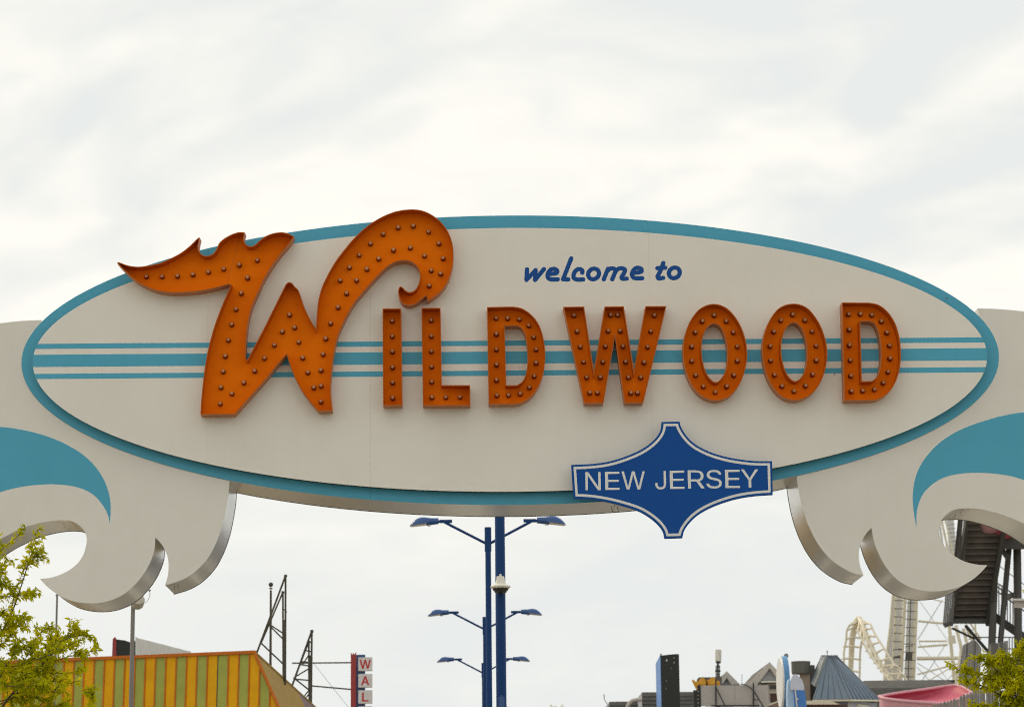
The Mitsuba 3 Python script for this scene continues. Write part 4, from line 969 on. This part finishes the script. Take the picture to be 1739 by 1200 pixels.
rl['b'] = smooth_path(cz([(335, 1400), (342, 960), (350, 650), (372, 500), (395, 455), (345, 320), (360, 255)], 178.6, 178), per=5)
rl['c'] = smooth_path(cz([(440, 230), (490, 240), (560, 380), (640, 510), (740, 670), (850, 840), (1010, 1040), (1100, 1200)], 178, 173), per=5)
rl['d'] = smooth_path(cz([(300, 330), (370, 470), (460, 640), (560, 790), (650, 910), (760, 1060), (860, 1250)], 178, 173), per=5)
for k in 'abcd':
    part(RC, 'rail', tube(rl[k], 0.07, 8), 'coaster_cream', 50)
ties = [((100, 580), (225, 570)), ((225, 570), (375, 590)), ((85, 755), (220, 745)), ((220, 745), (365, 770)), ((225, 930), (350, 945)), ((130, 470), (240, 440)), ((240, 440), (390, 455)), ((150, 345), (265, 290)), ((180, 270), (290, 230))]
for a, b in ties:
    p = cz([a, b], 178.8, 178.6); part(RC, 'tie', rod(p[0], p[1], 0.055, 6, 0.075), 'coaster_cream', 30)
for t in np.linspace(0.06, 0.92, 10):
    i = int(t * (len(rl['c']) - 1)); j = int(t * (len(rl['d']) - 1)); s_ = sp2[int(t * (len(sp2) - 1))]
    part(RC, 'tie', rod(rl['c'][i], s_, 0.055, 6, 0.095), 'coaster_cream', 30); part(RC, 'tie', rod(rl['d'][j], s_, 0.055, 6, 0.095), 'coaster_cream', 30)
    m = bar(rl['d'][j] + [-0.16, 0, -0.02], rl['d'][j] + [0.06, 0, 0.03], 0.10, 0.12); part(RC, 'wheel_stop', m, 'coaster_cream')
for a, b, c_ in (((800, 900), (850, 850), (930, 900)), ((900, 1050), (945, 965), (1010, 1040))):
    p = cz([a, b, c_], 173, 173); part(RC, 'strut', tube(smooth_path(p, per=4), 0.09, 8), 'coaster_cream', 50)

LT = thing('lift_tower', 'tall cream steel coaster tower with cross bracing, rising behind the right wave', 'coaster tower')
Yw = 205.0; lz = lambda x, y, Y=Yw: P(1500 + x / 7.056, 1000 + y / 7.056, Y)
for a, b, r in (((410, 130 - 420), (352, 1300), 0.145), ((282, 100 - 420), (200, 1300), 0.125), ):
    part(LT, 'column', rod(lz(*b), lz(*a), 0.155 if r > 0.13 else 0.135, 12), 'coaster_cream', 30)
part(LT, 'column', tube(smooth_path(np.array([lz(x, y) for x, y in [(150, -300), (112, 60), (85, 400), (45, 720), (20, 900), (0, 1300)]]), per=4), 0.075, 8), 'coaster_cream', 40)
for xt, xb in ((135, 95), (218, 180), (30 + 115, 110)):
    part(LT, 'rail', rod(lz(xb, 1300, Yw - 1), lz(xt + 25, -300, Yw - 1), 0.055, 8), 'coaster_cream')
part(LT, 'catwalk', hexa([lz(100, 1300, Yw + 1), lz(185, 1300, Yw + 1), lz(185, 1300, Yw + 1.6), lz(100, 1300, Yw + 1.6)], [lz(160, -300, Yw + 1), lz(245, -300, Yw + 1), lz(245, -300, Yw + 1.6), lz(160, -300, Yw + 1.6)]), 'track_grey')
part(LT, 'catwalk', hexa([lz(240, 1300, Yw + 1), lz(330, 1300, Yw + 1), lz(330, 1300, Yw + 1.6), lz(240, 1300, Yw + 1.6)], [lz(310, -300, Yw + 1), lz(385, -300, Yw + 1), lz(385, -300, Yw + 1.6), lz(310, -300, Yw + 1.6)]), 'track_grey')
for y in range(-260, 1100, 98):
    part(LT, 'rung', rod(lz(120 + (600 - y) * .03, y, Yw - 1.2), lz(225 + (600 - y) * .04, y + 4, Yw - 1.2), 0.03, 6), 'dark_frame')
    part(LT, 'rung', rod(lz(255 + (600 - y) * .04, y + 30, Yw - 1.2), lz(385 + (600 - y) * .03, y + 34, Yw - 1.2), 0.03, 6), 'dark_frame')
cv = [(150, -300), (112, 60), (85, 400), (45, 720), (20, 900), (0, 1300)]; cr_ = [(175, -300), (140, 60), (128, 400), (112, 720), (108, 900), (100, 1300)]
for i in range(5):
    part(LT, 'mesh_panel', plate([lz(*cv[i], Yw + 0.4), lz(*cr_[i], Yw + 0.4), lz(*cr_[i + 1], Yw + 0.4), lz(*cv[i + 1], Yw + 0.4)], 0.03), 'track_grey')
for a, b, r in (((985, 420), (1085, 660), 0.11), ((1040, 400), (1170, 600), 0.08), ((1000, 520), (1090, 470), 0.05), ((960, 470), (1000, 640), 0.13), ((1100, 380), (1110, 560), 0.07), ((1020, 600), (1120, 560), 0.05)):
    part(LT, 'lower_track', rod(lz(*a, Yw - 4), lz(*b, Yw - 4), r, 10), 'coaster_cream' if r > 0.06 else 'track_grey', 30)
part(LT, 'chain', rod(lz(290, 1300, Yw - 1.4), lz(345, -300, Yw - 1.4), 0.035, 6), 'dark_frame')
tr = [hexa([lz(262, 850, Yw - 3), lz(348, 850, Yw - 3), lz(348, 850, Yw - 1.6), lz(262, 850, Yw - 1.6)], [lz(270, 760, Yw - 3), lz(352, 745, Yw - 3), lz(352, 745, Yw - 1.6), lz(270, 760, Yw - 1.6)]),
      hexa([lz(120, 830, Yw - 3), lz(200, 822, Yw - 3), lz(200, 822, Yw - 1.6), lz(120, 830, Yw - 1.6)], [lz(135, 800, Yw - 3), lz(205, 790, Yw - 3), lz(205, 790, Yw - 1.6), lz(135, 800, Yw - 1.6)]),
      bar(lz(265, 690, Yw - 2), lz(355, 672, Yw - 2), 0.07), bar(lz(130, 722, Yw - 2), lz(225, 712, Yw - 2), 0.06)]
part(LT, 'machinery', cat(tr), 'dark_frame')
part(LT, 'column', rod(lz(870, 1300), lz(780, 300), 0.135, 12), 'coaster_cream', 30)
part(LT, 'gusset', slab(Polygon([tuple(lz(x, y)[[0, 2]]) for x, y in ((755, 580), (830, 560), (850, 660), (755, 660))]), Yw - 0.9, Yw - 0.85), 'coaster_cream')
for a, b, r in (((420, 380), (722, 408), 0.42), ((425, 622), (765, 620), 0.34), ((415, 690), (770, 662), 0.40), ((405, 828), (925, 822), 0.70), ((410, 1018), (925, 882), 0.32)):
    part(LT, 'beam', rod(lz(*a), lz(*b), r * 0.21, 10), 'coaster_cream', 30)
for a, b, r in (((440, 150), (765, 600), .17), ((705, 130), (415, 600), .24), ((425, 640), (600, 850), .16), ((755, 650), (465, 1090), .22), ((600, 850), (790, 1110), .16), ((925, 868), (560, 1085), .26), ((405, 880), (740, 1095), .2), ((400, 930), (560, 1095), .2), ((900, 940), (740, 1120), .2), ((560, 110), (720, 150), .3)):
    part(LT, 'cross_brace', rod(lz(*a), lz(*b), r * 0.16, 6), 'track_grey' if r < 0.25 else 'coaster_cream')
cur = smooth_path(np.array([lz(x, y, Yw - 8) for x, y in [(870, 430), (900, 560), (932, 700), (925, 800), (895, 950), (870, 1120), (850, 1300)]]), per=4)
part(LT, 'track_spine', tube(cur, 0.13, 12), 'coaster_cream', 50)
# the leaning lattice seen through the curl of the right wave
uz2 = lambda x, y, Y=190.0: P(1460 + x / 6.233, 840 + y / 6.233, Y)
LL = thing('coaster_lattice', 'leaning cream coaster track seen through the curl of the right wave', 'coaster track')
for x0, x1, r in ((855, 955, 0.55), (895, 1000, 0.38)):
    part(LL, 'rail', rod(uz2(x1 + 35, 840), uz2(x0 - 20, 120), r * 0.16, 10), 'coaster_cream', 30)
part(LL, 'rail', rod(uz2(920, 840, 192), uz2(820, 120, 192), 0.09, 10), 'track_grey', 30)
for y in (290, 410, 540, 650):
    o = (y - 265) * 0.145; part(LL, 'tie', rod(uz2(850 + o, y + 12), uz2(915 + o, y - 8), 0.028, 6), 'coaster_cream')
part(LL, 'walkway', hexa([uz2(960, 760, 195), uz2(1040, 760, 195), uz2(1040, 760, 196), uz2(960, 760, 196)], [uz2(910, 150, 195), uz2(985, 150, 195), uz2(985, 150, 196), uz2(910, 150, 196)]), 'track_grey')
for y in range(270, 640, 45):
    part(LL, 'tie', rod(uz2(925 + (y - 265) * .1, y, 194), uz2(1010 + (y - 265) * .08, y - 10, 194), 0.02, 5), 'dark_frame')

# ------------------------------------------------------------------ water slide stair tower
ST = thing('stair_tower', 'tall dark wooden stair tower on slanting steel columns at the right edge', 'stair tower')
Yx = 130.0
n = 19; e0l, e0r = np.array([1616.5, 1056.0]), np.array([1674.5, 1056.0]); e1l, e1r = np.array([1646.5, 858.0]), np.array([1709.0, 858.0])
for i in range(n):
    t0, t1 = i / n, (i + 1) / n
    Y0, Y1_ = Yx + 2 - 4.4 * t0, Yx + 2 - 4.4 * t1
    l0, r0, l1, r1 = e0l + (e1l - e0l) * t0, e0r + (e1r - e0r) * t0, e0l + (e1l - e0l) * t1, e0r + (e1r - e0r) * t1
    a, b = P(*l0, Y0), P(*r0, Y0); c, d = P(*l1, Y1_), P(*r1, Y1_)
    z0, z1 = a[2], c[2]
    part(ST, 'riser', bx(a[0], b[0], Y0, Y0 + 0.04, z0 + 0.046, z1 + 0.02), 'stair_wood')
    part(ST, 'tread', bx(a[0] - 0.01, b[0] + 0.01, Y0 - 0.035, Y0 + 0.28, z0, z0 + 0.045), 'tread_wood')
L0_, L1_ = P(*e0l, Yx + 1.9), P(*e1l, Yx - 2.5); R0_, R1_ = P(*e0r, Yx + 1.9), P(*e1r, Yx - 2.5)
part(ST, 'stringer', bar(L0_ - [0.05, 0, 0.05], L1_ - [0.05, 0, 0.05], 0.13, 0.5), 'dark_frame')
part(ST, 'stringer', bar(R0_ + [0.05, 0, -0.05], R1_ + [0.05, 0, -0.05], 0.20, 0.5), 'dark_frame')
part(ST, 'landing', hexa([P(1614, 1058.5, Yx + 1.5), P(1676, 1058.5, Yx + 1.5), P(1676, 1058.5, Yx + 3.5), P(1614, 1058.5, Yx + 3.5)], [P(1614, 1050, Yx + 1.5), P(1676, 1050, Yx + 1.5), P(1676, 1050, Yx + 3.5), P(1614, 1050, Yx + 3.5)]), 'dark_frame')
for i in range(6):
    x = 1601.5 + i * 2.9
    part(ST, 'baluster_board', plate([P(x, 1058 - i * 0.4, Yx + 0.6), P(x + 2.3, 1058 - i * 0.4, Yx + 0.6), P(x + 2.3 + 6, 985, Yx + 0.6), P(x + 6, 985, Yx + 0.6)], 0.05), 'slat_wood')
part(ST, 'baluster_rail', bar(P(1602, 1060, Yx + .4), P(1617, 1057, Yx + .4), 0.12), 'dark_frame')
for i, (xa, xb) in enumerate(((1621, 1630), (1626, 1634), (1631, 1640), (1635, 1644))):
    part(ST, 'handrail', bar(P(xa, 955, Yx - 0.5), P(xb, 868, Yx - 1.5), 0.10 + 0.05 * (i % 2), 0.1), 'slat_wood' if i % 2 else 'dark_frame')
cols = [((1684, 1110, 1690.5, 925), 13), ((1698.5, 1096, 1713.5, 930), 10), ((1731.5, 1300, 1727, 905), 14)]
for (xa, ya, xb, yb), w in cols:
    a, b = P(xa, ya, Yx + 1), P(xb, yb, Yx + 1); g = b + (a - b) * (b[2] / (b[2] - a[2]))
    part(ST, 'column', rod(g, b, w / 2 * M(Yx), 14), 'dark_frame', 30)
part(ST, 'beam', bar(P(1688, 1046, Yx + 1.6), P(1760, 1096, Yx + 1.6), 0.36, 0.3), 'dark_frame')
part(ST, 'beam', bar(P(1697, 925, Yx + 0.6), P(1712, 948, Yx + 0.6), 0.22, 0.2), 'dark_frame')
part(ST, 'platform', hexa([P(1692, 932, Yx), P(1790, 932, Yx), P(1790, 932, Yx + 4), P(1692, 932, Yx + 4)], [P(1692, 918, Yx), P(1790, 918, Yx), P(1790, 918, Yx + 4), P(1692, 918, Yx + 4)]), 'dark_frame')
part(ST, 'deck', hexa([P(1690, 918, Yx + 0.2), P(1790, 918, Yx + 0.2), P(1790, 918, Yx + 4), P(1690, 918, Yx + 4)], [P(1690, 890, Yx + 0.2), P(1790, 890, Yx + 0.2), P(1790, 890, Yx + 4), P(1690, 890, Yx + 4)]), 'stair_wood')
for k, (ya, yb) in enumerate(((955, 984), (987, 1013), (993, 1020), (1001, 1029))):
    part(ST, 'handrail', rod(P(1690, ya, Yx + 2), P(1742, ya + (yb - ya) * 1.35, Yx + 2), 0.035 if k else 0.02, 6), 'slat_wood')
for i in range(10):
    x = 1691.5 + i * 4.8; part(ST, 'baluster', rod(P(x, 990 + i * 3.4, Yx + 2), P(x, 1047 + i * 3.4, Yx + 2), 0.028, 6), 'slat_wood')
part(ST, 'deck_rail', cat([rod(P(1657, 1081.5, Yx + 3), P(1760, 1081.5, Yx + 3), 0.03, 6), rod(P(1700, 1101, Yx + 3), P(1760, 1101, Yx + 3), 0.03, 6)] + [rod(P(x, 1081, Yx + 3), P(x, 1130, Yx + 3), 0.025, 6) for x in range(1714, 1750, 5)]), 'slat_wood')
part(ST, 'brace', bar(P(1617, 1066, Yx + 2), P(1655, 1084, Yx + 2.4), 0.10), 'dark_frame')
part(ST, 'brace', bar(P(1640, 1062, Yx + 2), P(1680, 1108, Yx + 2.4), 0.14), 'dark_frame')
part(ST, 'brace', bar(P(1604, 1064, Yx + 1), P(1620, 1057, Yx + 1), 0.10), 'slat_wood')

PT = thing('slide_tube', 'pale pink fibreglass slide tube on top of the stair tower', 'water slide')
m = trimesh.creation.icosphere(subdivisions=3, radius=1.0); m.apply_scale([0.62, 1.2, 0.60]); m.apply_translation(P(1679, 887, Yx - 1)); part(PT, 'bend', m, 'tube_pink', True)
m = trimesh.creation.icosphere(subdivisions=3, radius=1.0); m.apply_scale([0.85, 1.3, 0.50]); m.apply_translation(P(1701, 897, Yx - 0.6)); part(PT, 'flume', m, 'slide_pink', True)

WT = thing('white_trough', 'white gutter end with a dark mouth at the right edge before the thick column', 'gutter')
Yz = 124.0
part(WT, 'shell', hexa([P(1722, 1031, Yz), P(1775, 1034, Yz), P(1775, 1034, Yz + 1), P(1722, 1031, Yz + 1)], [P(1722, 1017.5, Yz), P(1775, 1018.5, Yz), P(1775, 1018.5, Yz + 1), P(1722, 1017.5, Yz + 1)]), 'trim_beige')
part(WT, 'lip', bar(P(1718, 1017.5, Yz - 0.1), P(1775, 1018, Yz - 0.1), 0.09, 0.2), 'letter_box_white')
part(WT, 'mouth', bx(P(1717.5, 1020, Yz)[0], P(1722, 1020, Yz)[0], Yz - 0.05, Yz + 0.9, P(0, 1028, Yz)[2], P(0, 1020, Yz)[2]), 'black_board')
part(WT, 'support', rod([P(1760, 1030, Yz)[0], Yz + 0.5, 0], P(1760, 1030, Yz + .5), 0.1, 10), 'dark_frame')

WS = thing('board_screen', 'weathered grey upright board screen under the dark stairs', 'fence')
Yy = 118.0
tops = [(1630, 1131), (1633, 1110), (1636, 1094), (1640.5, 1092), (1645, 1090), (1650, 1087.5), (1654.5, 1084.5), (1659, 1089), (1663, 1094), (1667, 1100)]
for i in range(len(tops) - 1):
    (xa, ya), (xb, yb) = tops[i], tops[i + 1]
    lean = -1.0 if i < 3 else 0
    a0_, b0_ = P(xa - 3.5, 1172, Yy + (i % 2) * 0.03), P(xb - 3.8, 1172, Yy + (i % 2) * 0.03)
    a1_, b1_ = P(xa, ya, Yy + (i % 2) * 0.03), P(xb - 0.3, yb, Yy + (i % 2) * 0.03)
    foot_a, foot_b = a0_ * [1, 1, 0], b0_ * [1, 1, 0]
    part(WS, 'board', plate([a0_, b0_, b1_, a1_], 0.03), 'weathered_wood' if i % 3 else 'slat_wood')
    part(WS, 'post', bx(foot_a[0], foot_b[0], Yy + 0.04, Yy + 0.1, 0, a0_[2]), 'slat_wood')
for i in range(9):
    xa = 1680 + i * 3.6; part(WS, 'board', plate([P(xa, 1160, Yy), P(xa + 3.2, 1160, Yy), P(xa + 3.2, 1092 - 0.6 * i + (1.5 if i % 3 == 0 else 0), Yy), P(xa, 1092 - 0.6 * i, Yy)], 0.03), 'slat_wood' if i % 4 else 'weathered_wood')

# pink slide
PK = thing('pink_slide', 'wide open pink fibreglass slide bowl with a pale rim behind the picket fence', 'water slide')
kz = lambda x, y, Y: P(1470 + x / 6.465, 1120 + y / 6.465, Y)
far_ = smooth_path(np.array([kz(x, y, Y) for x, y, Y in [(150, 398, 92), (250, 378, 92.6), (450, 348, 93.3), (700, 314, 94), (860, 290, 94.2), (980, 278, 94), (1060, 295, 93.6), (1165, 355, 92.8)]]), per=5)
near_ = smooth_path(np.array([kz(x, y, Y) for x, y, Y in [(150, 398, 92), (200, 420, 91.4), (330, 440, 91), (480, 455, 90.7), (640, 466, 90.6), (820, 478, 90.8), (1000, 440, 91.6), (1165, 355, 92.8)]]), per=5)
k = 9; grid = []
for s in np.linspace(0, 1, k):
    sag = math.sin(math.pi * s)
    env = np.sin(np.linspace(0.0, 1, len(far_)) * np.pi)[:, None] ** 0.6
    grid.append(near_ * (1 - s) + far_ * s + sag * env * np.array([0, 1.3, -0.10]))
v = np.array(grid).reshape(-1, 3); L_ = len(far_); f = []
for i in range(k - 1):
    for j in range(L_ - 1):
        a = i * L_ + j; f += [[a, a + 1, a + L_ + 1], [a, a + L_ + 1, a + L_]]
part(PK, 'bowl', trimesh.Trimesh(v, f, process=False), 'slide_pink', True)
part(PK, 'rim', cat([tube(far_, 0.05, 8), tube(near_, 0.06, 8)]), 'slide_pale', 60)
drop_ = near_ + [0, 0.35, -1.4]; v = np.vstack([near_ + [0, 0, -0.03], drop_]); f = []
for j in range(L_ - 1):
    f += [[j, L_ + j, L_ + j + 1], [j, L_ + j + 1, j + 1]]
part(PK, 'hull', trimesh.Trimesh(v, f, process=False), 'slide_pale', True)
part(PK, 'leg', cat([rod([near_[i][0], 91.4, 0], near_[i] + [0, 0.6, -1.0], 0.1, 8) for i in (8, 20)]), 'dark_frame')

PF = thing('picket_fence', 'weathered grey picket fence stepping up in front of the pink slide', 'fence')
Yf = 68.0
for i in range(32):
    x = 1585 + i * 5.6
    yt = np.interp(x, [1585, 1605, 1622, 1640, 1660, 1690], [1196, 1191.5, 1187, 1177.5, 1169.5, 1175]) + random.uniform(-1.6, 1.6)
    w = 4.6 + random.uniform(-0.5, 0.5); dy = random.uniform(0, 0.04)
    a, b = P(x, yt, Yf), P(x + w, yt, Yf)
    g = Polygon([(a[0], 0.05), (b[0], 0.05), (b[0], b[2] - 0.02), ((a[0] + b[0]) / 2, b[2] + 0.03), (a[0], b[2] - 0.015)])
    part(PF, 'picket', slab(g, Yf + dy, Yf + dy + 0.025), 'weathered_wood')
for z in (0.6, 3.0, 5.4):
    part(PF, 'rail', bx(P(1585, 1200, Yf)[0], P(1764, 1200, Yf)[0], Yf + 0.07, Yf + 0.12, z, z + 0.1), 'slat_wood')

# ------------------------------------------------------------------ trees


def leaf_cloud(twigs, per_m, size, spread, rng, droop=0.25):
    """Pointed folded leaves in alternate pairs along twigs (lists of points)."""
    V, Fc = [], []
    for tw in twigs:
        p = smooth_path(tw, per=5); seg = np.linalg.norm(np.diff(p, axis=0), axis=1); cum = np.r_[0, np.cumsum(seg)]
        n = max(3, int(cum[-1] * per_m))
        for s in np.sort(rng.uniform(0.05, 1.0, n)) * cum[-1]:
            i = min(np.searchsorted(cum, s), len(p) - 1); i = max(i, 1)
            c = p[i - 1] + (p[i] - p[i - 1]) * ((s - cum[i - 1]) / max(seg[i - 1], 1e-6))
            tg = (p[i] - p[i - 1]) / max(seg[i - 1], 1e-6)
            d = rng.normal(size=3); d -= 0.5 * (d @ tg) * tg; d /= np.linalg.norm(d)
            ax = d * 0.9 + tg * 0.6 + np.array([0, 0, -droop]); ax /= np.linalg.norm(ax)
            c = c + rng.normal(size=3) * spread
            nn = np.cross(ax, rng.normal(size=3)); nn /= np.linalg.norm(nn); sd = np.cross(nn, ax)
            L = size * rng.uniform(0.65, 1.25); w = L * rng.uniform(0.17, 0.24)
            tip = c + ax * L + np.array([0, 0, -0.12 * L]); mid = c + ax * L * 0.45 - nn * w * 0.3
            k = len(V)
            V += [c, c + ax * L * 0.40 + sd * w, tip, c + ax * L * 0.40 - sd * w, mid]
            Fc += [[k, k + 1, k + 4], [k + 1, k + 2, k + 4], [k + 4, k + 2, k + 3], [k, k + 4, k + 3]]
    return trimesh.Trimesh(V, Fc, process=False)


def side_twigs(tw, n, length, rng, up=0.35):
    out = []; p = smooth_path(tw, per=4)
    for _ in range(n):
        i = rng.integers(1, len(p)); d = rng.normal(size=3) * [1, 0.8, 0.7] + [0, 0, up] + (p[i] - p[i - 1]) / np.linalg.norm(p[i] - p[i - 1]) * 0.9; d /= np.linalg.norm(d)
        L = length * rng.uniform(0.5, 1.2); out.append(np.array([p[i], p[i] + d * L * 0.5 + [0, 0, 0.01], p[i] + d * L - [0, 0, 0.12 * L]]))
    return out


def tree(label, base_px, Y, limbs, twigs, crown, mat, leaf, per_m, rng, side_n, side_len, hide=None):
    t = thing('tree', label, 'tree')
    root = P(*base_px, Y); foot = np.array([root[0] + 0.05, Y + 0.1, 0.0])
    part(t, 'trunk', tube(smooth_path(np.array([foot, foot * 0.5 + root * 0.5 + [0.04, 0, 0], root]), per=5), 0.085, 10, 0.05), 'bark', 60)
    ms, tws = [], []
    for lb in limbs:
        q = np.array([root] + [P(x, y, Y + dy) for x, y, dy in lb]); ms.append(tube(smooth_path(q, per=4), 0.014, 6, 0.004))
    for tw in twigs:
        q = np.array([P(x, y, Y + dy) for x, y, dy in tw]); tws.append(q)
        for s in side_twigs(q, side_n, side_len, rng) if len(tw) < 5 or tw[0][0] < 1780 else []: tws.append(s)
    (c0, c1, c2), (r0, r1, r2), cnt = crown
    C = P(c0, c1, Y + c2)
    for _ in range(cnt):
        d = rng.normal(size=3); d /= np.linalg.norm(d); r = rng.uniform(0.35, 1) ** 0.6
        e = C + d * r * np.array([r0, r1, r2]); s = C + (e - C) * 0.55 + rng.normal(size=3) * 0.1
        if hide is not None and hide(e): continue
        tws.append(np.array([s, (s + e) / 2 + [0, 0, 0.05], e]))
        ms.append(tube(np.array([root * 0.3 + s * 0.7, s]), 0.007, 5, 0.004))
    for q in tws: ms.append(tube(q, 0.0045, 5, 0.0018))
    part(t, 'branch', cat(ms), 'bark', kind='stuff')
    part(t, 'foliage', leaf_cloud(tws, per_m, leaf, 0.010, rng), mat, kind='stuff')


def px_of(p):
    q = RW @ (np.asarray(p) - EYE); return CX + F * q[0] / q[2], CY + F * q[1] / q[2]


rg = np.random.default_rng(11)
ltw = [[(-10, 1090, .1), (14, 1060, 0), (27, 1000, 0), (40, 968, 0), (53, 941, 0), (60, 906, 0)], [(40, 968, 0), (55, 950, 0), (67, 941, 0)], [(-20, 950, .2), (0, 935, .1), (21, 918, 0), (35, 905, 0)],
       [(-20, 1022, 0), (10, 1012, 0), (40, 1011, 0), (68, 1007, 0)], [(-10, 1035, .1), (15, 1045, 0), (37, 1053, 0)], [(-20, 1080, 0), (10, 1068, 0), (30, 1061, 0)],
       [(-30, 1000, .2), (-5, 975, .1), (12, 950, .1)], [(-20, 960, .2), (4, 990, .1), (25, 1005, 0)],
       [(21, 1176, 0), (45, 1150, 0), (67, 1133, 0), (90, 1100, 0), (115, 1076, 0), (129, 1059, 0)], [(100, 1090, 0), (125, 1080, 0), (141, 1078, 0)], [(67, 1133, 0), (110, 1116, 0), (140, 1108, 0), (166, 1104, 0)],
       [(60, 1138, 0), (100, 1143, 0), (140, 1140, 0)], [(20, 1178, 0), (60, 1172, 0), (100, 1176, 0)], [(30, 1165, 0), (42, 1120, 0), (60, 1085, 0), (78, 1064, 0)], [(0, 1150, 0), (20, 1115, 0), (32, 1090, 0)],
       [(152, 1206, 0), (157, 1185, 0), (162, 1163, 0)], [(50, 1150, .1), (85, 1120, .1), (100, 1075, .1)], [(0, 1190, .1), (40, 1180, .1), (80, 1190, .1)], [(-10, 1130, .1), (30, 1130, .1), (70, 1110, .1)],
       [(-10, 1175, .1), (30, 1150, -.1), (60, 1150, -.1)], [(30, 1165, .2), (80, 1155, .2), (120, 1160, .2)], [(10, 1110, .2), (40, 1100, .2), (65, 1095, .1)], [(-10, 1200, .2), (20, 1185, .2), (55, 1190, .2)], [(10, 1165, -.2), (45, 1165, -.2), (85, 1160, -.2)], [(-10, 1145, .3), (15, 1140, .3), (50, 1140, .3)], [(40, 1200, .1), (75, 1200, .1), (110, 1195, .1)], [(-15, 1100, .2), (8, 1090, .2), (20, 1075, .2)], [(70, 1125, .2), (85, 1095, .2), (88, 1072, .2)], [(60, 1120, -.1), (90, 1110, -.1), (120, 1095, -.1)]]
tree('young light green tree reaching into the lower left corner', (-60, 1330), 22.0, [[(-20, 1240, 0), (20, 1178, 0), (67, 1133, 0), (118, 1074, 0)], [(-40, 1230, 0), (-15, 1110, 0), (20, 1040, 0), (53, 941, 0)], [(0, 1250, 0), (80, 1230, 0), (152, 1206, 0)]],
     ltw, ((-150, 1160, 0.3), (1.0, 1.2, 1.25), 170), 'leaf_left', 0.047, 195, rg, 9, 0.11, hide=lambda e: px_of(e)[0] > -8 and px_of(e)[1] < 1215)
rtw = [[(1745, 1200, 0), (1700, 1180, 0), (1665, 1162, 0), (1639, 1158, 0)], [(1720, 1180, 0), (1690, 1150, 0), (1655, 1142, 0), (1628, 1138, 0)], [(1720, 1170, .1), (1695, 1140, 0), (1675, 1122, 0), (1662, 1117, 0)], [(1720, 1160, .1), (1700, 1135, .1), (1689, 1116, 0)],
       [(1735, 1160, .1), (1722, 1135, 0), (1712, 1116, 0)], [(1745, 1150, .1), (1740, 1125, 0), (1735, 1105, 0)], [(1750, 1120, 0), (1742, 1110, 0), (1738, 1098, 0)], [(1760, 1195, 0), (1700, 1197, 0), (1655, 1199, 0)],
       [(1810, 1150, .2), (1800, 1100, .2), (1785, 1040, .2), (1764, 1006, .2), (1739, 1001, .2)], [(1745, 1180, -.1), (1712, 1160, -.1), (1690, 1165, -.1)], [(1750, 1170, .1), (1700, 1155, .1), (1668, 1150, .1)], [(1755, 1190, .1), (1735, 1185, 0), (1712, 1176, 0)],
       [(1760, 1160, .1), (1730, 1150, .1), (1700, 1150, .2)], [(1750, 1140, -.1), (1725, 1140, -.1), (1705, 1130, -.1)], [(1755, 1185, -.2), (1735, 1170, -.2), (1715, 1172, -.2)], [(1765, 1205, 0), (1745, 1200, 0), (1722, 1196, 0)]]
tree('bushy yellow-green tree filling the lower right corner', (1800, 1330), 24.0, [[(1760, 1240, 0), (1700, 1180, 0), (1655, 1165, 0)], [(1770, 1200, 0), (1725, 1150, 0), (1690, 1120, 0)]],
     rtw, ((1850, 1180, 0.4), (1.0, 1.1, 0.9), 150), 'leaf_right', 0.044, 270, rg, 11, 0.115, hide=lambda e: px_of(e)[0] < 1735 and px_of(e)[1] < 1215)
rg2 = np.random.default_rng(3)
ft = [[(940, 1230, 0), (944, 1210, 0), (945, 1197, 0)], [(944, 1212, 0), (940, 1205, 0), (938, 1200, 0)], [(944, 1212, 0), (950, 1204, 0), (952, 1199, 0)]]
tree('distant ochre treetop just showing at the bottom edge right of the blue poles', (945, 1300), 120.0, [[(945, 1240, 0), (945, 1205, 0)]], ft, ((945, 1250, 0), (0.9, 0.9, 1.0), 80), 'leaf_right', 0.10, 30, rg2, 3, 0.3)
